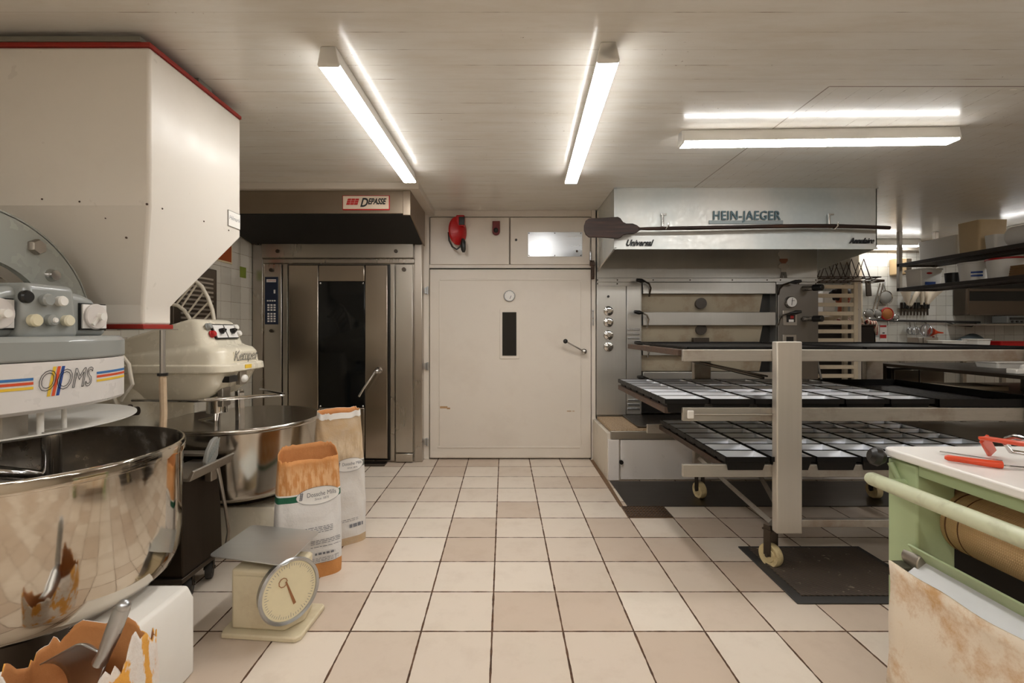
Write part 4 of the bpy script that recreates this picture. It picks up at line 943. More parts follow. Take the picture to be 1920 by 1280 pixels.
# loading ledge and white base cabinet
MB().box(XL-.005, XRR, 4.02, YR-.03, .405, .432).build('stone_ledge', M['stone'], t, bevel=.004)
MB().box(XR(1190, 4.2), 3.05, 4.10, YR-.03, .433, .448).build('ledge_step', M['dark_steel'], t, bevel=.004)
MB().box(XL-.015, XRR+.01, 4.00, 4.03, .355, .425).build('front_rail', M['satin'], t, bevel=.004)
MB().box(XL-.04, XRR, 4.03, YR+.2, 0, .40).build('base', M['base'], t)
MB().box(XL-.035, XR(1160, 4.02), 4.00, 4.03, 0.005, .353).box(XR(1163, 4.02), 3.1, 4.005, 4.03, 0.012, .35).build('base_front', M['white'], t, bevel=.004)
MB().cyl((XR(1164.5, 4.0), 4.005, ZR(866, 4.0)), (XR(1164.5, 4.0), 3.985, ZR(866, 4.0)), .018).build('base_knob', M['black'], t)
# hood
d_ = 3.95; HXL, HXR = .929, 3.14
hd_ = MB().box(HXL, HXR, d_, d_+.012, 1.972, ZC-.002)
hd_.prism([(d_, 1.972), (4.68, 1.885), (4.70, 1.885), (4.70, ZC-.002), (d_, ZC-.002)], 'x', HXL, HXL+.012)
hd_.prism([(d_, 1.972), (4.68, 1.885), (4.70, 1.885), (4.70, ZC-.002), (d_, ZC-.002)], 'x', HXR-.012, HXR)
hood = hd_.build('hood', M['hoodsteel'], t, bevel=.002, label='bead-blasted steel extraction hood')
MB().box(HXL-.005, HXR+.01, d_-.006, d_+.002, ZC-.008, ZC-.001).box(HXL-.004, HXL+.02, d_-.006, d_, 1.972, ZC).box(HXL, HXR, d_-.006, d_, 1.966, 1.98).build('hood_edge', M['hoodsteel'], hood)
MB().box(HXL+.012, HXR-.012, 4.50, 4.67, 2.1, 2.46).build('hood_duct', M['dark_steel'], hood)
MB().box(HXL-.004, HXL, 4.62, 4.66, 1.90, 2.47).prism([(d_+.02, 1.97), (d_+.05, 1.965), (4.66, 1.89), (4.66, 1.87), (4.63, 1.865)], 'x', HXL-.004, HXL).build('hood_side_trim', M['cream'], hood)
yy = d_-.0
MB().box(XR(1329, yy), XR(1467, yy), yy-.010, yy, ZR(420, yy), ZR(413.5, yy)).build('lettering_strip', plain('dull_strip', (150,158,158), .5, .5), hood)
MB().text('HEIN-JAEGER', .105, lambda x, y, z: (XR(1398.5, yy)+x, yy-.010-z, ZR(405.2, yy)+y), extrude=.006, bold=.0008, xs=.84, space=1.12).build('lettering', plain('blue_grey_letters', (96,120,128), .5, .2), hood, label='blue-grey metal lettering')
MB().text('Universal', .072, lambda x, y, z: (XR(1197, yy)+x, yy-.008-z, ZR(456, yy)+y), extrude=.004, shear=.45, bold=.0018, xs=.82).build('script_lettering', M['ink'], hood)
MB().text('Annulaire', .066, lambda x, y, z: (XR(1614, yy)+x, yy-.008-z, ZR(452, yy)+y), extrude=.004, shear=.45, bold=.0010, xs=.78).build('script_lettering', M['ink'], hood)
# small flat painted baker figure
def RX(px): return XR(px, YR-.01)
fg_ = thing('baker_sticker', 'small flat painted figure of a baker stuck on dark oven face', 'sticker', (XR(1469), YR-.008, ZR(521)))
def flat(nm, pts, mat, k=0):
    return MB().prism([(XR(a), ZR(b_)) for a, b_ in pts], 'y', YR-.010-k*.002, YR-.0045).build(nm, mat, fg_)
flat('hat', [(1458, 475), (1462, 471), (1468, 470), (1474, 472), (1480, 475), (1480, 480), (1476, 482), (1476, 485), (1461, 485), (1461, 482), (1458, 480)], plain('dim_white', (196,190,180), .7))
flat('face', [(1461, 485), (1476, 485), (1476, 489), (1472, 494), (1465, 494), (1461, 489)], plain('brown_face', (150,100,76), .7))
flat('jacket', [(1462, 494), (1474, 494), (1478, 498), (1478, 502), (1473, 504), (1473, 510), (1463, 510), (1463, 504), (1458, 502), (1458, 498)], plain('dim_white_b', (190,184,174), .7), 1)
flat('trousers', [(1464, 510), (1473, 510), (1475, 521), (1470, 521), (1468.5, 513), (1467, 521), (1462, 521)], plain('check_grey', (120,116,110), .7))
# peel on two brackets
t = thing('wooden_peel', 'long dark wooden baker peel hung across the front of hood', 'peel', (2.1, 3.86, 2.1))
d2 = 3.86
def PX(px, py): return (XR(px, d2), ZR(py, d2))
pts = [PX(*p) for p in ((1095, 423), (1098, 414), (1104, 409.5), (1130, 408.5), (1158, 406.5), (1163, 409), (1168, 416), (1174, 419), (1186, 419), (1194, 422), (1199, 426), (1205, 427), (1205, 430), (1199, 432), (1194, 436), (1186, 439), (1176, 439), (1168, 441), (1163, 446), (1158, 447.5), (1128, 445.5), (1104, 445), (1098, 440), (1095, 432))]
MB().prism(pts, 'y', d2-.008, d2+.008).build('blade', M['peel'], t, bevel=.004)
MB().tube([(XR(px, d2), d2, ZR(py, d2)) for px, py in ((1196, 428.5), (1215, 428.5), (1300, 427.3), (1400, 425.3), (1500, 423.5), (1560, 423.5), (1620, 425), (1668, 427))], [.010, .014, .016, .016, .017, .017, .016, .015], 14).build('handle', M['peel'], t, smooth=60)
for i, px in enumerate((1243, 1555)):
    t = thing('peel_bracket', ('left' if i == 0 else 'right')+' chrome bracket on the hood carrying the wooden peel', 'bracket', (XR(px, 3.93), 3.9, ZR(430, 3.93)), 'brackets under the wooden peel')
    MB().box(XR(px-5, 3.95), XR(px+5, 3.95), 3.925, 3.944, ZR(404.5, 3.95), ZR(401, 3.95)).tube([(XR(px, 3.93), 3.935, ZR(402, 3.93)), (XR(px, 3.93), 3.93, ZR(424, 3.93))], .010, 10).build('bracket_post', M['chrome'], t)
    MB().tube([(XR(px, 3.9), 3.92, ZR(424, 3.9)), (XR(px+1, 3.9), 3.89, ZR(429, 3.9)), (XR(px+2, 3.9), 3.845, ZR(431.5, 3.9)), (XR(px+5, 3.9), 3.832, ZR(427, 3.9)), (XR(px+5, 3.9), 3.832, ZR(420, 3.9))], .006, 8).build('hook', M['chrome'], t)
# floor plate, drain grate, floor mat
MB().box(.90, 3.1, 3.42, 3.985, .0, .006).single('floor_plate', steel('floor_plate_steel', (78,74,70), .32, 'x', .1, .3, (40,32,26)), 'dark steel plate on the tiles in front of deck oven', 'floor plate')
gr = MB()
for i in range(14): gr.box(.86+i*.0225, .866+i*.0225, 3.22, 3.41, .0, .008)
for i in range(7): gr.box(.855, 1.16, 3.22+i*.031, 3.226+i*.031, .0, .008)
t = thing('drain_grate', 'small rusty drain grate in the floor beside the steel plate', 'drain', (1.0, 3.3, 0))
gr.build('grate', M['rusty'], t); MB().box(.85, 1.165, 3.215, 3.415, .0, .003).build('drain_frame', paint('drain_mud', (120,96,72), .8, .5, (60,40,25), 30), t)
MB().prism([(.853, 4.65), (.885, 4.65), (.885, 3.98), (.87, 3.42), (.845, 3.42)], 'z', 0.0, .003).single('grout_channel', paint('brown_channel', (120,92,66), .8, .6, (60,40,25), 30), 'brown grouted channel along the foot of the oven base', 'floor channel')
t = thing('floor_mat', 'black ribbed rubber floor mat on tiles under the rack trolley', 'mat', (1.7, 2.5, 0))
MB().prism([(1.375, 2.20), (2.10, 2.20), (2.10, 2.78), (1.385, 2.78)], 'z', 0, .008).build('border', M['rubber'], t, bevel=.004)
MB().box(1.43, 2.06, 2.255, 2.745, .008, .014).build('ribbed_surface', M['mat'], t)
# ================================================================ RACK TROLLEY WITH TINS
t = thing('rack_trolley', 'large steel rack trolley with three levels on cream castors', 'trolley', (1.9, 3.0, 0))
RY = 2.50
rk = M['rack']
for i, (z0, z1) in enumerate(((1.117, 1.181), (.795, .868), (.493, .562))):
    MB().box(.965, 2.98, RY+.03, RY+.055, z0, z1).build('front_rail', rk, t, bevel=.004)
    MB().box(1.10, 2.98, 3.60, 3.625, z0, z1).build('rear_rail', rk, t, bevel=.004)
    zt = z1; xl = (.95, .875, 1.19)[i]
    for xx in (xl, 1.5, 2.2, 2.93): MB().box(xx, xx+.03, RY+.055, 3.60, zt-.035, zt-.001).build('cross_bar', M['rusty'], t, bevel=.002)
MB().box(1.443, 1.577, RY-.02, RY+.03, .208, 1.225).build('post', steel('post_steel', (206,198,186), .42, 'z', .15, .25, (150,125,95), .45), t, bevel=.006, label='broad front post with rubbed steel face')
MB().box(2.80, 2.93, RY-.02, RY+.03, .208, 1.225).build('post', rk, t, bevel=.006)
MB().box(1.47, 1.60, 3.625, 3.675, .208, 1.19).build('post', rk, t, bevel=.006); MB().box(2.80, 2.93, 3.625, 3.675, .208, 1.19).build('post', rk, t, bevel=.006)
MB().box(1.577, 2.80, RY-.0, RY+.03, .235, .275).build('lower_rail', rk, t, bevel=.003)
MB().tube([(1.50, 3.6, .30), (1.46, 2.56, .235)], .018, 4).build('side_brace', rk, t)
MB().tube([(1.86, 3.6, .36), (1.52, 2.56, .27)], .016, 4).build('side_brace', rk, t)
MB().tube([(2.45, 3.6, .30), (2.86, 2.56, .235)], .018, 4).build('side_brace', rk, t)
MB().tube([(1.05, 2.62, 1.115), (1.44, 2.6, 1.02)], .008, 6).tube([(1.08, 2.62, 1.11), (1.46, 2.6, 1.03)], .005, 6).build('release_rod', M['dark_steel'], t)
br = MB().box(.985, 1.02, RY+.015, RY+.03, .81, .855).build('stop_block', M['whiteplastic'], t, bevel=.006, label='white plastic stop block')
MB().tube([(1.02, RY+.022, .832), (1.44, RY+.022, .832)], .005, 8).build('stop_rod', M['satin'], t)
cw = paint('cream_caster', (214,196,150), .5, .7, (120,70,35), 22)
caster(t, 1.455, 2.56, .062, .045, cw, .205, M['dark_steel'], .35); caster(t, 1.50, 3.60, .062, .045, cw, .205, M['dark_steel'], .2)
caster(t, 2.84, 2.60, .062, .045, cw, .205, M['dark_steel'], .1); caster(t, 2.84, 3.60, .062, .045, cw, .205, M['dark_steel'], 0)
def tin_set(name, label, x, y, z, ny, w=.238, l=.149, h=.075, inner='tinside', group=None):
    t = thing(name, label, 'bread tins', (x+w/2, y+l*ny/2, z), group)
    Ltot = l*ny
    f = MB()
    for xx in (x, x+w-.004): f.box(xx, xx+.004, y, y+Ltot, z+h-.024, z+h+.002)
    for yy in (y, y+Ltot-.004): f.box(x, x+w, yy, yy+.004, z+h-.024, z+h+.002)
    f.build('strap_frame', M['blacktray'], t)
    for k in range(ny):
        ya, yb = y+k*l+.009, y+(k+1)*l-.007; xa, xb = x+.010, x+w-.010
        to, bo = rect(xa, xb, ya, yb, z+h), rect(xa+.016, xb-.016, ya+.016, yb-.016, z)
        ti, bi = rect(xa+.002, xb-.002, ya+.002, yb-.002, z+h), rect(xa+.018, xb-.018, ya+.018, yb-.018, z+.003)
        vs = to+bo+ti+bi
        m = MB(); m.mesh(vs, [(0,1,5,4),(1,2,6,5),(2,3,7,6),(3,0,4,7),(7,6,5,4),(0,3,11-0,8) if False else (0,8,9,1),(1,9,10,2),(2,10,11,3),(3,11,8,0)], 0)
        m.mesh([Vector(v) for v in ti+bi], [(4,5,1,0),(5,6,2,1),(6,7,3,2),(7,4,0,3),(4,7,6,5)], 1)
        m.build('loaf_tin', [M['blacktray'], M[inner]], t, smooth=0, recalc=False)
    return t
P_NAMES = ['first', 'second', 'third', 'fourth', 'fifth', 'sixth', 'seventh', 'eighth']
prev = None
for i in range(6):
    lab = ('strapped row of shiny loaf tins at the left end of the middle trolley level', 'strapped row of shiny loaf tins, second from left on the middle trolley level', 'strapped row of loaf tins just left of the broad post, middle trolley level', 'strapped row of loaf tins right behind the broad post, middle trolley level', 'strapped row of loaf tins, fifth from left on the middle trolley level', 'strapped row of loaf tins beside the black tray, middle trolley level')[i]
    if prev is None: prev = tin_set('loaf_tin_set', lab, .868, 2.53, .838, 7, group='loaf tins on the middle level'); base_loc = prev.location.copy(); root0 = prev; prev_label = lab; root0['label'] = lab
    else:
        c_ = copy_tree(root0); c_.location = base_loc+Vector((.2435*i, 0, 0)); c_['label'] = lab
for i in range(7):
    lab = ('shaded row of loaf tins at the left end of the lowest trolley level', 'shaded row of loaf tins, second from left on the lowest trolley level', 'row of loaf tins right behind the broad post, lowest trolley level', 'shaded row of loaf tins just right of the broad post, lowest level', 'shaded row of loaf tins behind the corner of the white worktop, lowest level', 'shaded row of loaf tins, second from right on the lowest trolley level', 'shaded row of loaf tins at the right end of the lowest trolley level')[i]
    c_ = copy_tree(root0); c_.location = base_loc+Vector((.312+.2435*i, -.03, -.305)); c_['label'] = lab; c_['group'] = 'loaf tins on the lowest level'
def sheet(name, label, x0, x1, y0, y1, z, h=.03):
    t = thing(name, label, 'baking tray', ((x0+x1)/2, (y0+y1)/2, z))
    MB().box(x0, x1, y0, y1, z, z+.003).build('tray_base', M['blacktray'], t)
    r = MB(); r.box(x0, x1, y0, y0+.004, z, z+h).box(x0, x1, y1-.004, y1, z, z+h).box(x0, x0+.004, y0, y1, z, z+h).box(x1-.004, x1, y0, y1, z, z+h)
    r.build('tray_rim', M['blacktray'], t); return t
sheet('baking_tray', 'black flat tray right of the tins on the middle trolley level', 2.345, 2.97, 2.53, 3.56, .869, .045)
tt = sheet('baking_tray', 'dark flat tray on the top trolley level left of the post', 1.0, 1.96, 2.56, 3.58, 1.182, .014)
sheet('baking_tray', 'dark flat tray on the top trolley level right of the post', 1.975, 2.95, 2.56, 3.58, 1.182, .014)
MB().box(1.085, 1.20, 3.50, 3.64, 1.14, 1.178).build('end_fitting', M['satin'], bpy.data.objects['rack_trolley'], bevel=.004)
# ================================================================ PALE GREEN MOULDING MACHINE
t = thing('dough_moulder', 'pale green dough moulding machine with white worktop at right edge', 'dough moulder', (1.9, 1.1, 0))
wx, wf = 1.262, 1.575
wt = MB().loft([rounded([(wx, .30), (3.0, .30), (3.0, wf), (wx, wf)], .04, z) for z in (.870, .897)]); wt.build('worktop', M['marble'], t, bevel=.006, seg=3, label='white worktop')
gz = M['green']
MB().box(1.28, 1.40, 1.455, 1.565, .0, .862).build('leg', gz, t, bevel=.006); MB().box(1.28, 1.40, .36, .46, .0, .862).build('leg', gz, t, bevel=.006)
MB().box(2.9, 2.98, 1.455, 1.565, .0, .862).build('leg', gz, t, bevel=.006)
MB().box(1.283, 1.31, .46, 1.455, .832, .871).build('side_rail', gz, t, bevel=.004)
MB().box(1.40, 2.9, 1.53, 1.56, .78, .862).build('rear_rail', gz, t, bevel=.004); MB().box(1.402, 2.9, 1.50, 1.528, .12, .868).build('rear_panel', plain('dark_interior', (24,24,20), .7), t)
MB().tube([(1.215, 1.56, .795), (1.215, 1.548, .795), (1.213, .30, .803)], [.018, .022, .024], 20).build('push_bar', M['greentube'], t, label='worn pale green push bar')
MB().cyl((1.225, 1.50, .797), (1.285, 1.50, .797), .013).build('bar_bracket', gz, t)
MB().lathe((1.262, 1.556, .860), [(0, .045), (.018, .045), (.030, .034), (.032, .018), (.020, .004), (.016, 0)], 12, axis=(-1, .3, .25)).build('clamp_knob', M['black'], t, label='black clamp knob')
MB().cyl((1.272, 1.545, .85), (1.28, 1.52, .80), .009).build('clamp_stem', gz, t)
# belt drum: cylinder along the machine's length
bd = MB().lathe((1.445, 1.49, .69), [(0, 0), (.085, 0), (.094, -.01), (.094, -1.1), (0, -1.1)], 48, axis=(0, 1, 0)).build('belt_drum', M['belt'], t, smooth=60, label='woven brown conveyor belt roll')
MB().lathe((1.445, 1.44, .69), [(.0951, 0), (.0951, -.004)], 48, axis=(0, 1, 0)).lathe((1.445, 1.40, .69), [(.0951, 0), (.0951, -.003)], 48, axis=(0, 1, 0)).build('belt_seam', plain('brown_thread', (110,70,40), .8), bd)
MB().lathe((1.75, 1.44, .72), [(0, 0), (.08, 0), (.09, -.01), (.09, -1.1), (0, -1.1)], 40, axis=(0, 1, 0)).build('belt_drum', M['belt'], t, smooth=60)
MB().cyl((1.445, 1.53, .69), (1.445, .36, .69), .02).build('drum_axle', M['dark_steel'], t)
MB().prism([(1.262, .615), (1.268, .618), (1.33, .535), (1.325, .53)], 'y', .36, 1.47).build('guide_flap', gz, t, bevel=.001)
MB().prism([(1.235, .525), (1.30, .575), (1.31, .565), (1.31, .50), (1.245, .50)], 'y', .36, 1.455).build('scraper_bar', plain('light_grey_bar', (206,206,206), .3), t, bevel=.003, label='light grey scraper bar')
MB().cyl((1.30, 1.505, .565), (1.30, 1.44, .565), .028, .034).cyl((1.30, 1.52, .59), (1.30, 1.49, .59), .010).build('tension_screw', M['satin'], t, bevel=.003)
cvv = MB()
cv0 = 1.232
vs = []; fs = []; NY_, NZ_ = 40, 12
for i in range(NY_+1):
    for j in range(NZ_+1):
        y = .34+(1.505-.34)*i/NY_; z = .16+(.545-.16)*j/NZ_
        vs.append((cv0+.004*math.sin(y*15+z*9)+.003*math.sin(z*30), y, z+(.003*math.sin(y*30) if j == NZ_ else 0)))
for i in range(NY_):
    for j in range(NZ_): fs.append((i*(NZ_+1)+j, i*(NZ_+1)+j+1, (i+1)*(NZ_+1)+j+1, (i+1)*(NZ_+1)+j))
o = cvv.mesh(vs, fs).build('canvas_panel', M['canvas'], t, recalc=False, smooth=60, label='cream canvas panel with brown stains')
so = o.modifiers.new('solid', 'SOLIDIFY'); so.thickness = .006
MB().box(1.238, 1.29, 1.46, 1.51, .50, .545).build('panel_corner', plain('dark_gap', (70,66,50), .6), t)
MB().prism([(1.20, .10), (1.24, .13), (1.24, .17), (1.205, .15)], 'y', .34, 1.50).build('catch_tray_lip', M['canvas'], t, bevel=.003)
# tools lying on the worktop
z0 = .8985
def W(px, py, z=.905): 
    d = F*(H-z)/(py-CY); return Vector(((px-CX)/F*d, d, z))
t = thing('bread_knife', 'orange-handled knife lying on the white worktop', 'knife', tuple(W(1820, 866, .8985)))
MB().tube([W(1771, 857, .908), W(1778, 858, .908), W(1800, 861, .909), W(1850, 868, .909), W(1878, 871, .908)], [.005, .009, .009, .010, .011], 14).build('handle', M['orange'], t, smooth=60)
a, b_ = W(1878, 871, .907), W(1990, 884, .903)
MB().obox((a+b_)/2, (b_-a).length, .012, .0025, (0, 0, math.atan2((b_-a).y, (b_-a).x))).build('blade', M['chrome'], t)
t = thing('dough_cutter', 'thin steel dough cutter beside the orange-handled knife', 'dough cutter', tuple(W(1810, 850, .8985)))
a, b_ = W(1762, 846.5, .904), W(1880, 864, .904)
MB().obox((a+b_)/2, (b_-a).length, .010, .003, (0, 0, math.atan2((b_-a).y, (b_-a).x))).build('blade', M['chrome'], t)
t = thing('bow_saw_handle', 'orange bow-shaped bread cutter handle standing on the worktop', 'bread cutter', tuple(W(1850, 845, .8985)))
a, b_, c2 = W(1860, 849, .905), P(1845, 822, 1.37), P(1960, 838, 1.15)
def strip(p, q, w_, th_):
    u = (q-p).normalized(); n1 = u.cross(Vector((.3, 1, 0)).normalized()).normalized(); n2 = u.cross(n1)
    vs = [x+n1*s1*w_/2+n2*s2*th_/2 for x in (p, q) for s1 in (-1, 1) for s2 in (-1, 1)]
    return MB().mesh(vs, [(0,1,3,2),(4,6,7,5),(0,4,5,1),(2,3,7,6),(0,2,6,4),(1,5,7,3)])
strip(a, b_, .030, .008).build('short_arm', M['orange'], t, bevel=.003)
strip(b_+Vector((-.005, 0, .002)), c2, .022, .010).build('long_arm', M['orange'], t, bevel=.003)
t = thing('spatula', 'steel spring tool lying behind the orange bow on worktop', 'tool', tuple(W(1900, 846, .8985)))
MB().tube([P(1890, 834, 1.44), P(1888, 822, 1.30), P(1905, 818, 1.28), P(1935, 826, 1.24)], .007, 10).tube([P(1884, 830, 1.30), P(1895, 846, 1.36), P(1935, 852, 1.33)], .006, 8).build('wire_frame', M['chrome'], t)
# ================================================================ BEYOND: SLATTED RACK, PERSON, FAR WALL
def Q(px, py, d): p = P(px, py, d); return p
dS = 5.0
t = thing('slatted_rack', 'light wooden slatted bread rack beside the steel oven', 'bread rack', (3.5, dS+.25, 0))
for i in range(14):
    py = 537.4+16.72*i; z = Z(py, dS)
    if z < .2: break
    MB().box(3.15, X(1601, dS), dS, dS+.018, z-.021, z+.021).build('slat', M['lightwood'], t, bevel=.003)
MB().box(X(1600.5, dS), X(1608, dS), dS-.01, dS+.03, 0.0, Z(529, dS)).box(3.15, 3.19, dS-.01, dS+.03, 0, Z(529, dS)).build('upright', M['lightwood'], t, bevel=.004)
MB().box(X(1600.5, dS), X(1608, dS), dS+.14, dS+.18, 0.0, Z(529, dS)).box(3.15, 3.19, dS+.14, dS+.18, 0, Z(529, dS)).build('rear_upright', M['lightwood'], t, bevel=.004)
t = thing('cream_panel', 'narrow cream panel standing right of the wooden slatted rack', 'panel', (3.82, 5.15, 0))
MB().box(X(1608.5, dS), X(1622, dS), dS+.05, dS+.10, 0, Z(521, dS)).build('panel', M['cream'], t, bevel=.004)
MB().obox((X(1613, dS), dS+.045, Z(582, dS)), .012, .01, .04, (0, .3, 0)).build('catch', M['black'], t)
t = thing('wire_rack', 'zigzag wire baguette rack lying on top of the slatted rack', 'wire rack', (3.65, 5.2, Z(530, dS)))
for (yy, off) in ((dS+.02, 0), (dS+.14, 7)):
    pts = []
    for i in range(9):
        px = 1541+off+i*11.6; 
        pts.append((X(px, dS), yy, Z(519, dS) if i % 2 == 0 else Z(485+(0 if off == 0 else 3), dS)))
    MB().tube(pts, .006, 6).build('zigzag_wire', M['rusty'], t)
g = MB()
for z, a, b_ in ((Z(519, dS), 1533, 1652), (Z(527, dS), 1540, 1658)):
    g.tube([(X(a, dS), dS, z), (X(b_, dS), dS, z), (X(b_, dS), dS+.16, z), (X(a, dS), dS+.16, z)], .006, 6, closed=True)
for i in range(9): g.tube([(X(1540+i*13.5, dS), dS, Z(519, dS)), (X(1540+i*13.5, dS), dS+.16, Z(527, dS))], .004, 6)
g.build('wire_base', M['rusty'], t)
t = thing('aluminium_pole', 'grey aluminium pole leaning beside the wooden slatted rack', 'pole', (3.3, 4.86, 0))
MB().tube([(3.29, 4.86, .0), (3.18, 4.90, 1.30)], .012, 8).build('pole', M['alu'], t); MB().tube([(3.44, 4.84, .0), (3.20, 4.90, 1.30)], .010, 8).build('strut', M['alu'], t)
# person
pc = X(1580, 6.0); pd = 6.0
t = thing('person', 'person with dark hair and pale shirt standing behind the slatted rack', 'person', (pc, pd, 0))
skin = plain('skin', (206,120,88), .55)
bd = MB()
bd.ball((pc, pd, 1.70), (.078, .092, .115), 24).cyl((pc, pd+.01, 1.48), (pc, pd, 1.64), .052, .05)
bd.ball((pc-.0, pd-.093, 1.69), (.014, .022, .026), 10).ball((pc, pd-.06, 1.60), (.035, .03, .025), 12)
bd.ball((pc-.08, pd, 1.69), (.012, .02, .03), 8).ball((pc+.08, pd, 1.69), (.012, .02, .03), 8)
bd.loft([[(pc+a*math.cos(q), pd+.01+b_*math.sin(q), z) for q in [2*math.pi*k/24 for k in range(24)]] for z, a, b_ in ((.95, .16, .12), (1.1, .15, .11), (1.3, .18, .12), (1.42, .19, .11), (1.50, .10, .08))])
for s in (-1, 1):
    bd.tube([(pc+s*.17, pd, 1.43), (pc+s*.22, pd-.02, 1.16), (pc+s*.12, pd-.26, 1.08)], [.052, .042, .03], 14).ball((pc+s*.10, pd-.30, 1.07), (.035, .05, .02), 12)
    for k in range(4): bd.tube([(pc+s*(.085+.018*k), pd-.33, 1.07), (pc+s*(.08+.018*k), pd-.37, 1.06), (pc+s*(.078+.018*k), pd-.385, 1.045)], [.009, .008, .007], 8)
    bd.tube([(pc+s*.075, pd-.29, 1.07), (pc+s*.05, pd-.32, 1.06)], .009, 8)
    bd.tube([(pc+s*.09, pd, .98), (pc+s*.10, pd-.01, .50), (pc+s*.10, pd+.02, .09)], [.09, .062, .042], 16).ball((pc+s*.10, pd-.06, .045), (.045, .12, .045), 14)
ob = bd.build('body', skin, t); rm = ob.modifiers.new('remesh', 'REMESH'); rm.mode = 'VOXEL'; rm.voxel_size = .009; rm.use_smooth_shade = True
hr = MB(); rr = random.Random(4)
hr.ball((pc, pd+.015, 1.745), (.095, .105, .10), 20)
for i in range(26):
    a = rr.uniform(.25, math.pi-.25)*(1 if i % 2 else 1); q = rr.choice([-1, 1]); hr.ball((pc+q*rr.uniform(.06, .10), pd+rr.uniform(-.02, .07), 1.74+rr.uniform(-.06, .05)), rr.uniform(.025, .035), 10)
ho = hr.build('hair', plain('dark_brown_hair', (36,24,22), .6), t); rm = ho.modifiers.new('remesh', 'REMESH'); rm.mode = 'VOXEL'; rm.voxel_size = .01; rm.use_smooth_shade = True
fc = MB()
for s in (-1, 1): fc.ball((pc+s*.030, pd-.088, 1.715), (.012, .008, .007), 10)
fc.build('eye', plain('dark_eye', (40,26,22), .3), t); MB().ball((pc, pd-.092, 1.645), (.026, .008, .007), 10).build('mouth', plain('lips', (150,60,52), .5), t)
sh = MB().loft([[(pc+a*math.cos(q), pd+.01+b_*math.sin(q), z) for q in [2*math.pi*k/24 for k in range(24)]] for z, a, b_ in ((.88, .18, .14), (1.1, .17, .13), (1.3, .20, .14), (1.43, .205, .125), (1.49, .12, .10), (1.52, .07, .075))])
for s in (-1, 1): sh.tube([(pc+s*.17, pd, 1.44), (pc+s*.23, pd-.01, 1.24), (pc+s*.225, pd-.03, 1.16)], [.07, .062, .06], 14)
so_ = sh.build('shirt', plain('pale_beige_shirt', (214,192,160), .8), t); rm = so_.modifiers.new('remesh', 'REMESH'); rm.mode = 'VOXEL'; rm.voxel_size = .012; rm.use_smooth_shade = True
tr = MB()
for s in (-1, 1): tr.tube([(pc+s*.09, pd, .97), (pc+s*.10, pd-.01, .50), (pc+s*.10, pd+.02, .10)], [.11, .08, .06], 16)
tr.build('trousers', plain('dark_trousers', (48,46,48), .8), t)
t = thing('work_counter', 'tall dark counter in front of the person beyond the slatted rack', 'counter', (3.7, 5.4, 0))
MB().box(3.25, 4.12, 5.22, 5.56, .0, 1.33).build('cabinet', plain('dark_cabinet', (44,36,30), .5), t, bevel=.01); MB().box(3.24, 4.13, 5.21, 5.57, 1.33, 1.35).build('counter_top', M['dark_steel'], t, bevel=.004)
t = thing('cloth', 'crumpled striped cloth on the tall dark counter beyond slatted rack', 'cloth', (3.93, 5.4, 1.351))
cl = MB(); vs = []; fs = []; n_ = 18
for i in range(n_+1):
    for j in range(8):
        u, v = i/n_, j/7; vs.append((3.76+.34*u, 5.30+.2*v, 1.352+(abs(math.sin(u*9+v*3))*.03+.06*math.sin(u*math.pi))*math.sin(v*math.pi)))
for i in range(n_):
    for j in range(7): fs.append((i*8+j, i*8+j+1, (i+1)*8+j+1, (i+1)*8+j))
ck = N('striped_cloth'); wv = ck.n('ShaderNodeTexWave'); wv.inputs['Scale'].default_value = 9; wv.inputs['Distortion'].default_value = 5; ck.l(ck.geo(), wv.inputs['Vector'])
ck.set(base=ck.ramp(wv.outputs['Fac'], [(.35, lin((150,70,60))[:3]), (.5, lin((232,212,192))[:3])]), rough=.9)
cl.mesh(vs, fs).build('fabric', ck.m, t, recalc=False, smooth=60)
t = thing('white_cabinet', 'white cabinet box seen through the slats left of the person', 'cabinet', (4.55, 7.2, 0))
MB().box(X(1543, 6.9), X(1565, 6.9), 6.9, 7.3, 0, Z(546, 6.9)).build('body', M['white'], t, bevel=.006)
for py in (562, 577, 592): MB().box(X(1544, 6.9), X(1564, 6.9), 6.885, 6.9, Z(py+6, 6.9), Z(py-6, 6.9)).build('drawer', M['cream'], t, bevel=.003)
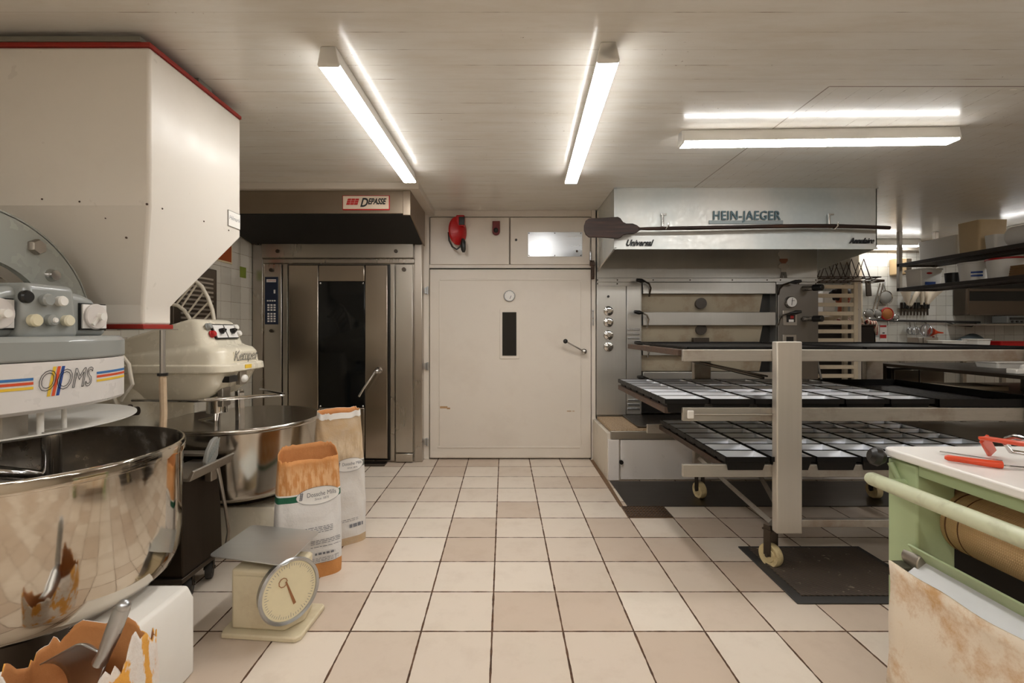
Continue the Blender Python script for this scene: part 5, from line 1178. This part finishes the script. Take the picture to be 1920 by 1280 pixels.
# far tiled wall: shelf of utensils
YF = 6.4
def far(name, label, cat, px, py, grp=None): return thing(name, label, cat, (X(px, YF-.04), YF-.04, Z(py, YF-.04)), grp)
def FX(px, d=YF-.03): return X(px, d)
def FZ(py, d=YF-.03): return Z(py, d)
t = far('utensil_rail', 'dark horizontal rail along the far tiled wall', 'rail', 1715, 603)
MB().tube([(FX(1625), YF-.045, FZ(600)), (FX(1835), YF-.045, FZ(604))], .014, 8).build('bar', M['rubber'], t)
MB().tube([(FX(1766), YF-.05, FZ(602)), (FX(1790), YF-.08, FZ(610)), (FX(1815), YF-.08, FZ(612)), (FX(1830), YF-.05, FZ(604))], .008, 6).build('cable', M['rubber'], t)
M['sievemesh'] = plain('dull_grey_mesh', (150,147,140), .7, .2)
def sieve(px, py, r, label, col='sievemesh', rimc='chrome', hdl=None):
    t = far('sieve', label, 'sieve', px, py+r, 'round sieves on the far wall'); c = (FX(px), YF-.05, FZ(py)); R = r/F*(YF-.03)
    MB().lathe(c, [(0, .022), (R*.5, .02), (R*.85, .012), (R*.97, 0), (0, -.005)], 32, axis=(0, -1, 0)).build('mesh_bowl', M[col], t, smooth=60)
    MB().tube(arc((c[0], c[1], c[2]), R, 0, 360, 32, 'xz')[:-1], .010, 8, closed=True).build('rim', M[rimc], t)
    q = hdl or (0, -1)
    MB().tube([(c[0]+q[0]*R, c[1], c[2]-q[1]*R), (c[0]+q[0]*R*1.9, c[1]+.02, c[2]-q[1]*R*1.9)], .008, 6).build('handle', M['chrome'], t)
sieve(1658, 558, 12.5, 'largest grey steel sieve hanging on far wall')
sieve(1627, 588, 8.5, 'small grey sieve left of its neighbour above the cloth', hdl=(0, 1))
sieve(1643.5, 588, 7, 'small grey sieve between its grey neighbour and the orange one')
sieve(1661, 589, 11, 'orange sieve with red rim on far wall', 'orangesieve' if 'orangesieve' in M else 'peel', 'redplastic') if False else None
M['orangesieve'] = plain('amber_mesh', (178,108,50), .6)
sieve(1661, 588.5, 11, 'amber sieve with red rim on the far wall', 'orangesieve', 'redplastic', (.2, 1))
sieve(1677, 595.5, 5, 'smallest grey sieve, right of the amber one', hdl=(0, 1))
t = far('grater', 'dark perforated grater hanging beside the slatted rack', 'grater', 1626, 556)
MB().obox((FX(1626), YF-.05, FZ(541)), .075, .02, .21, (0, -.08, 0)).build('blade', M['dark_steel'], t, bevel=.02); MB().tube(arc((FX(1624), YF-.065, FZ(530)), .018, 0, 360, 16, 'xz')[:-1], .006, 6, closed=True).build('eyelet', M['chrome'], t)
t = far('tongs', 'pair of bright steel tongs hanging right of the grater', 'tongs', 1640, 584)
for dx in (0, 6): MB().obox((FX(1640+dx), YF-.06, FZ(556)), .018, .012, .37, (0, .26, 0)).build('tong_arm', M['chrome'], t, bevel=.003)
t = far('hanging_rail', 'thin hook rail above the tongs and sieves', 'rail', 1640, 527)
MB().tube([(FX(1618), YF-.08, FZ(524)), (FX(1652), YF-.08, FZ(526)), (FX(1652), YF-.01, FZ(526))], .010, 8).build('bar', M['dark_steel'], t)
MB().tube([(FX(1657), YF-.02, FZ(528)), (FX(1657), YF-.02, FZ(546))], .004, 6).tube([(FX(1660), YF-.02, FZ(528)), (FX(1660), YF-.02, FZ(546))], .004, 6).build('hook_wire', M['greyink'], t)
t = far('wooden_box', 'tan wooden box fixed to the far wall left of hanging shelf', 'box', 1679, 517)
MB().box(FX(1670), FX(1683), YF-.18, YF-.001, FZ(516), FZ(486)).build('box_body', paint('tan_box', (206,176,132), .5, .2), t, bevel=.012); MB().box(FX(1683), FX(1694), YF-.16, YF-.001, FZ(516), FZ(487)).build('box_side', plain('dark_box', (74,62,48), .5), t, bevel=.004)
t = far('knife_rack', 'steel knife strip on the far wall behind white piping bags', 'knife rack', 1710, 590)
MB().box(FX(1686), FX(1740), YF-.03, YF-.001, FZ(584), FZ(577)).build('strip', M['satin'], t, bevel=.003)
rr = random.Random(11)
for i in range(9):
    px = 1687+i*6.2; t = far('knife', 'dark-handled knife standing on the steel knife strip', 'knife', px, 588, 'knives on the far wall strip')
    MB().obox((FX(px), YF-.06, FZ(573)), .028, .02, .085, (0, rr.uniform(-.3, .3), 0)).build('handle', M['black'] if i % 3 else M['peel'], t, bevel=.004)
    MB().obox((FX(px), YF-.05, FZ(584)), .024, .004, .10).build('blade', M['dark_steel'], t)
def cone_bag(pts, label):
    t = far('piping_bag', label, 'piping bag', pts[0][0], pts[0][1]); 
    MB().tube([(FX(px, YF-.14), YF-.14, FZ(py, YF-.14)) for px, py, r in pts], [r/F*6.3 for *_, r in pts], 16).xf(Matrix.Identity(4)).build('fabric_cone', plain('cream_canvas_bag', (222,208,186), .85), t, smooth=60)
cone_bag(((1698, 541, 9), (1700, 555, 6), (1702, 572, 1.5)), 'white piping bag hanging point down, leftmost under the shelf')
cone_bag(((1725, 541, 4), (1716, 556, 4), (1706, 573, 3)), 'narrow cream piping bag hanging slanted between two others')
cone_bag(((1728, 546, 4), (1729, 560, 3.2), (1728, 571, 2)), 'small white piping bag with rounded top under the shelf')
cone_bag(((1752, 541, 13), (1745, 553, 9), (1738, 570, 3)), 'wide white piping bag, rightmost under the hanging shelf')
for i, px in enumerate((1700, 1709, 1729)):
    t = far('whisk', ('left', 'middle', 'right and largest')[i]+' wire whisk hanging under the dark rail', 'whisk', px, 631, 'wire whisks')
    R = (.04, .045, .065)[i]; cz = FZ((620, 620, 619)[i])
    for k in range(5):
        a = math.pi*k/5; m = [(FX(px)+R*math.sin(q)*math.cos(a), YF-.09+R*math.sin(q)*math.sin(a), cz+R*1.25*math.cos(q)) for q in [2*math.pi*j/20 for j in range(20)]]
        MB().tube(m, .0035, 5, closed=True).build('wire_loop', M['alu'], t)
    MB().tube([(FX(px), YF-.09, cz+R*1.2), (FX(px+1), YF-.07, FZ(604))], .008, 8).build('handle', M['chrome'], t)
t = far('funnel', 'orange plastic funnel hanging sideways right of the whisks', 'funnel', 1747, 629)
MB().lathe((FX(1741), YF-.07, FZ(622)), [(.058, 0), (.052, .01), (.016, .085), (.008, .16), (.005, .16), (.012, .08), (.048, .008)], 24, axis=(1, 0, -.08)).build('cone', M['orange'], t)
t = far('steel_container', 'grey steel container standing below the whisks', 'container', 1709, 644)
MB().box(FX(1690), FX(1725), YF-.30, YF-.12, FZ(646), FZ(632)).build('box_body', M['satin'], t, bevel=.005); MB().box(FX(1697), FX(1697.8), YF-.305, YF-.295, FZ(646), FZ(632)).build('edge', M['dark_steel'], t)
t = far('bottle', 'small dark red bottle between steel container and tiles', 'bottle', 1734, 645)
MB().lathe((FX(1735), YF-.15, FZ(645)), [(0, 0), (.025, 0), (.025, .07), (.012, .09), (.012, .11), (0, .11)], 20).build('glass', M['darkred'], t)
t = far('black_apron', 'black apron hanging right of the cream panel', 'apron', 1622, 650)
ap = MB(); vs = []; fs = []
for i in range(13):
    for j in range(9):
        px = 1609+26*i/12+(j/8-.5)*(i/12-.5)*3; vs.append((FX(px), YF-.07+.02*math.sin(i*1.4), FZ(603+48*j/8)))
for i in range(12):
    for j in range(8): fs.append((i*9+j, (i+1)*9+j, (i+1)*9+j+1, i*9+j+1))
o = ap.mesh(vs, fs).build('cloth_panel', plain('black_cloth', (16,15,17), .9), t, recalc=False, smooth=60); so = o.modifiers.new('solid', 'SOLIDIFY'); so.thickness = .006
t = far('striped_towel', 'red and white striped towel draped over the black apron', 'towel', 1628, 632)
MB().tube([(FX(1617), YF-.10, FZ(600)), (FX(1623), YF-.11, FZ(607)), (FX(1630), YF-.11, FZ(606)), (FX(1635), YF-.10, FZ(614)), (FX(1636), YF-.10, FZ(628))], [.02, .045, .04, .03, .012], 12).tube([(FX(1620), YF-.10, FZ(602)), (FX(1624), YF-.11, FZ(611)), (FX(1626), YF-.11, FZ(614))], [.02, .02, .01], 10).build('fabric', ck.m, t, smooth=60)
for i, (x0, x1, y0, y1, m_, lab) in enumerate(((1641, 1650, 609, 632, 'greyink', 'plain grey sheet pinned to the far tiles'), (1652, 1664.5, 608, 638, 'paper', 'white and red printed leaflet pinned to the far tiles'), (1635, 1650, 632, 643, 'paper', 'white card with yellow patch low on far tiles'))):
    t = far('notice', lab, 'notice', (x0+x1)/2, y1)
    MB().box(FX(x0), FX(x1), YF-.008, YF-.002, FZ(y1), FZ(y0)).build('sheet', plain('pale_grey_sheet', (176,174,170), .8) if i == 0 else M['paper'], t)
    if i == 1:
        MB().box(FX(x0+.3), FX(x1-.3), YF-.011, YF-.008, FZ(634), FZ(627)).box(FX(x0+.3), FX(x1-.3), YF-.011, YF-.008, FZ(613), FZ(609.5)).build('red_block', M['inkred'], t); MB().box(FX(x0+5), FX(x0+9), YF-.011, YF-.008, FZ(625), FZ(623)).build('print_block', M['ink'], t)
    if i == 2: MB().box(FX(1637), FX(1644), YF-.011, YF-.008, FZ(640), FZ(635)).build('yellow_patch', M['inkyellow'], t)
# steel worktable along the far wall with tubs
t = thing('far_worktable', 'steel worktable along the far tiled wall under the utensils', 'worktable', (6.0, 6.1, 0))
MB().box(4.90, 7.4, 5.80, 6.39, 1.02, 1.06).build('table_top', M['satin'], t, bevel=.006)
for x in (4.94, 6.2, 7.3):
    for y in (5.84, 6.34): MB().box(x, x+.05, y, y+.04, 0, 1.02).build('leg', M['satin'], t, bevel=.003)
for (x0, x1, y0, y1, m_, lab, nm) in ((1765, 1812, 640, 650, 'whiteplastic', 'long flat white tub on the far worktable', 'tub'), (1833, 1858, 637, 650, 'whiteplastic', 'small white tub right of the long flat one', 'tub'), (1876, 1935, 641, 650, 'redplastic', 'crimson tray at the right end of the far worktable', 'tray')):
    d = 5.9; t = thing(nm, lab, nm, (X((x0+x1)/2, d), d+.1, 1.061))
    zz = max(1.075, Z(y0, d)); a, b_ = X(x0, d), X(x1, d)
    m = MB().loft([rrect(a+.012, b_-.012, d, d+.2, .015, 1.061), rrect(a, b_, d-.01, d+.21, .02, zz)]); m.build('shell', M[m_], t); MB().loft([rrect(a-.008, b_+.008, d-.018, d+.218, .02, zz), rrect(a-.008, b_+.008, d-.018, d+.218, .02, zz+.01)]).build('lid', M[m_], t, bevel=.003)
t = thing('plastic_sheet', 'grey-blue crumpled plastic sheet lying on the far worktable', 'plastic sheet', (X(1840, 6.2), 6.2, 1.061))
vs = []; fs = []
for i in range(21):
    for j in range(11):
        u, v = i/20, j/10; vs.append((X(1813, 6.1)+.40*u, 6.12+.24*v, 1.064+(.17*math.sin(u*math.pi)**.6*math.sin(v*math.pi)**.5)+.012*math.sin(u*17+v*9)*min(1, 4*v*(1-v))))
for i in range(20):
    for j in range(10): fs.append((i*11+j, (i+1)*11+j, (i+1)*11+j+1, i*11+j+1))
MB().mesh(vs, fs).build('film', plain('blue_grey_film', (96,108,112), .35), t, recalc=False, smooth=60)
# wall-hung steel cabinet with open slots, radio
t = thing('steel_cabinet', 'brown-grey steel wall cabinet with dark open slots below hanging shelf', 'wall cabinet', (6.8, 6.3, 1.44))
d = 6.2; xa = X(1813, d); zb, zt = Z(590, d), Z(522, d)
MB().box(xa, xa+1.3, d+.02, 6.39, zb, zt).build('body', M['dark_steel'], t, bevel=.004)
ff = MB().box(xa, xa+.03, d-.005, d+.03, zb, zt).box(xa+.03, xa+1.3, d-.005, d+.03, zb, Z(564, d)).box(xa+.03, xa+1.3, d-.005, d+.03, Z(546, d), Z(541, d)).box(xa+.03, xa+1.3, d-.005, d+.03, zt-.02, zt).box(xa+.03, xa+1.3, d-.012, d+.0, zb-.01, zb+.008)
ff.build('front_frame', plain('brown_grey_enamel', (92,78,64), .4, .3), t, bevel=.003)
MB().box(xa+.03, xa+1.29, d+.01, d+.019, Z(564, d), zt-.02).build('slot_recess', M['black'], t)
t = thing('radio', 'grey radio on the thin shelf under the wall cabinet', 'radio', (X(1915, 6.1), 6.1, Z(606, 6.0)))
MB().box(X(1889, 6.0), X(1950, 6.0), 6.0, 6.2, Z(606, 6.0), Z(592, 6.0)).build('case', plain('grey_case', (92,92,88), .4), t, bevel=.012); MB().box(X(1893, 6.0), X(1945, 6.0), 5.994, 6.0, Z(599, 6.0), Z(595, 6.0)).build('display_strip', M['black'], t)
sb = MB()
for i in range(5): sb.cyl((X(1897+i*9, 6.0), 6.0, Z(602.5, 6.0)), (X(1897+i*9, 6.0), 5.985, Z(602.5, 6.0)), .012)
sb.build('button', M['black'], t)
MB().box(X(1832, 6.0), 7.5, 5.95, 6.398, Z(610, 6.0), Z(607, 6.0)).single('steel_shelf', M['satin'], 'thin steel shelf on the far wall carrying the grey radio', 'shelf')
# hanging shelf from the ceiling
t = thing('hanging_shelf', 'dark two-tier steel shelf hung from the ceiling at right', 'shelf', (5.04, 4.8, 1.78))
dk = paint('dark_brown_steel', (44,36,28), .4, .3, (80,60,40), 6)
for z in (1.79, 2.085):
    fr_ = MB().box(4.80, 4.835, 3.6, 5.74, z-.03, z+.01).box(5.24, 5.275, 3.6, 5.74, z-.03, z+.01).box(4.835, 5.24, 5.705, 5.74, z-.03, z+.01)
    for i in range(9): fr_.box(4.86+i*.042, 4.876+i*.042, 3.6, 5.70, z-.012, z+.006)
    fr_.build('shelf_grid', dk, t, bevel=.002)
for x in (4.80, 5.24): 
    for y in (5.70, 3.62): MB().box(x, x+.04, y, y+.04, 1.76, ZC-.001).build('hanger_post', M['satin'], t, bevel=.002)
def bucket(nm, lab, cat, x, y, z, r, h, mat, lid=None, box=None):
    t = thing(nm, lab, cat, (x, y, z))
    if box: m = MB().loft([rrect(x-box[0]/2, x+box[0]/2, y-box[1]/2, y+box[1]/2, .02, z), rrect(x-box[0]/2-.01, x+box[0]/2+.01, y-box[1]/2-.01, y+box[1]/2+.01, .025, z+h)])
    else: m = MB().lathe((x, y, z), [(0, 0), (r*.88, 0), (r, h), (0, h)], 36)
    o = m.build('shell', mat, t, smooth=50)
    if lid: 
        l = MB().lathe((x, y, z+h), [(0, 0), (r*1.06, 0), (r*1.06, .018), (0, .02)], 36) if not box else MB().loft([rrect(x-box[0]/2-.02, x+box[0]/2+.02, y-box[1]/2-.02, y+box[1]/2+.02, .03, z+h), rrect(x-box[0]/2-.02, x+box[0]/2+.02, y-box[1]/2-.02, y+box[1]/2+.02, .03, z+h+.018)])
        l.build('lid', lid, t, bevel=.003)
    return t, o
zL, zU = 1.797, 2.092
t, o = bucket('storage_box', 'white storage box with red print at the far end of lower shelf', 'box', 4.96, 5.55, zL, 0, .19, M['whiteplastic'], M['whiteplastic'], (.24, .20))
MB().ball((4.93, 5.438, zL+.15), (.035, .004, .012), 10).build('red_print', M['inkred'], o); MB().box(4.88, 5.0, 5.436, 5.440, zL+.015, zL+.05).build('blue_print', M['inkdkblue'], o)
bucket('storage_box', 'dark box between the white ones on the lower hanging shelf', 'box', 5.05, 5.27, zL, .08, .13, M['black'], None)
t, o = bucket('tub', 'white tub with blue and black print on lower hanging shelf', 'tub', 5.0, 5.0, zL, .12, .19, M['whiteplastic'], M['whiteplastic'])
fm = lambda x, y, z: (5.0-.117*math.cos(x/.117+.75), 5.0-.117*math.sin(x/.117+.75)-.0, zL+.08+y)
MB().text('FARINE', .04, lambda x, y, z: (5.0+(.1165)*math.sin(x/.117-.55), 5.0-(.1165)*math.cos(x/.117-.55), zL+.07+y), bold=.002).build('blue_print', M['inkdkblue'], o) if False else MB().loft([[(5.0+.1195*math.sin(a), 5.0-.1195*math.cos(a), zL+.05+k*.035+dz) for a in [-.95+.1*i for i in range(9)] ] for k in (0,) for dz in (0, .02)], caps=False).loft([[(5.0+.1195*math.sin(a), 5.0-.1195*math.cos(a), zL+.085+dz) for a in [-.95+.1*i for i in range(9)]] for dz in (0, .02)], caps=False).build('dark_print', M['inkdkblue'], o)
bucket('tub', 'wide pale tub with red lid on the lower hanging shelf', 'tub', 5.02, 4.70, zL, .14, .19, M['whiteplastic'], M['redplastic'])
for i in range(5): 
    MB().box(4.87+.004*i, 5.20-.003*i, 4.33+.003*i, 4.53, zL+i*.022, zL+.020+i*.022).single('cardboard_sheet', paint('brown_card', (120,88,52), .8, .3), 'brown cardboard sheet in a stack at the near end of lower shelf', 'cardboard', 'brown cardboard stack')
bucket('storage_box', 'large white box at the far end of the upper hanging shelf', 'box', 5.08, 5.38, zU, 0, .24, M['whiteplastic'], None, (.24, .46))
bucket('storage_box', 'tall beige carton in the middle of the upper hanging shelf', 'box', 5.02, 4.93, zU, 0, .33, paint('beige_carton', (206,182,142), .6, .2), None, (.28, .22))
bucket('packet', 'small white packet leaning against the beige carton', 'packet', 4.97, 4.72, zU, 0, .15, M['whiteplastic'], None, (.16, .10))
t = thing('paper_roll', 'large white paper roll lying on the upper hanging shelf', 'paper roll', (5.03, 4.4, zU))
MB().lathe((5.0, 4.60, zU+.105), [(.035, 0), (.10, 0), (.10, -.5), (.035, -.5)], 36, axis=(0, 1, 0)).build('roll', M['paper'], t, smooth=50)
MB().lathe((5.0, 4.602, zU+.105), [(.0, .0), (.034, 0), (.034, -.02), (0, -.02)], 24, axis=(0, 1, 0)).build('core', M['peel'], t)
# near worktable beyond the trolley, right
t = thing('worktable', 'dark steel worktable behind the rack trolley at right edge', 'worktable', (4.9, 4.2, 0))
MB().box(3.95, 6.2, 3.3, 5.0, .91, .94).build('table_top', M['dark_steel'], t, bevel=.004)
MB().box(4.0, 6.1, 3.35, 4.95, .72, .735).box(4.0, 6.1, 3.35, 4.95, .30, .32).build('undershelf', M['satin'], t, bevel=.004)
for x in (3.97, 6.12):
    for y in (3.33, 4.93): MB().box(x, x+.05, y, y+.05, 0, .91).build('leg', M['dark_steel'], t, bevel=.003)
bucket('tub', 'flat white tub on the dark worktable behind the trolley', 'tub', 4.62, 4.35, .941, 0, .045, M['whiteplastic'], M['whiteplastic'], (.30, .20))
t = thing('kitchen_machine', 'small mixer head part lying on the worktable at right edge', 'kitchen machine', (4.35, 3.72, .941))
MB().ball((4.16, 3.72, .985), (.06, .05, .04), 18).box(4.02, 4.12, 3.68, 3.76, .941, .98).build('housing', M['whiteplastic'], t, bevel=.006); MB().ball((4.17, 3.68, .995), (.035, .03, .03), 16).build('dark_cap', M['black'], t)
for i, (x, y, w_, l_, h_, mt, lab) in enumerate(((4.35, 4.4, .45, .3, .04, 'lightwood', 'wooden board on the shelf under the dark worktable'), (4.95, 4.1, .5, .35, .12, 'satin', 'steel box on the shelf under the dark worktable'))):
    MB().box(x-w_/2, x+w_/2, y-l_/2, y+l_/2, .736, .736+h_).single('wooden_board' if i == 0 else 'steel_box', M[mt], lab, 'board' if i == 0 else 'box', bevel=.006)
t = thing('steel_cupboard', 'grey steel cupboard standing behind the rack trolley', 'cupboard', (4.6, 5.2, 0))
MB().box(4.17, 4.74, 5.05, 5.5, 0, .88).build('body', M['dark_steel'], t, bevel=.006); MB().box(4.19, 4.45, 5.035, 5.05, .05, .86).box(4.465, 4.72, 5.035, 5.05, .05, .86).build('cupboard_door', M['satin'], t, bevel=.003)
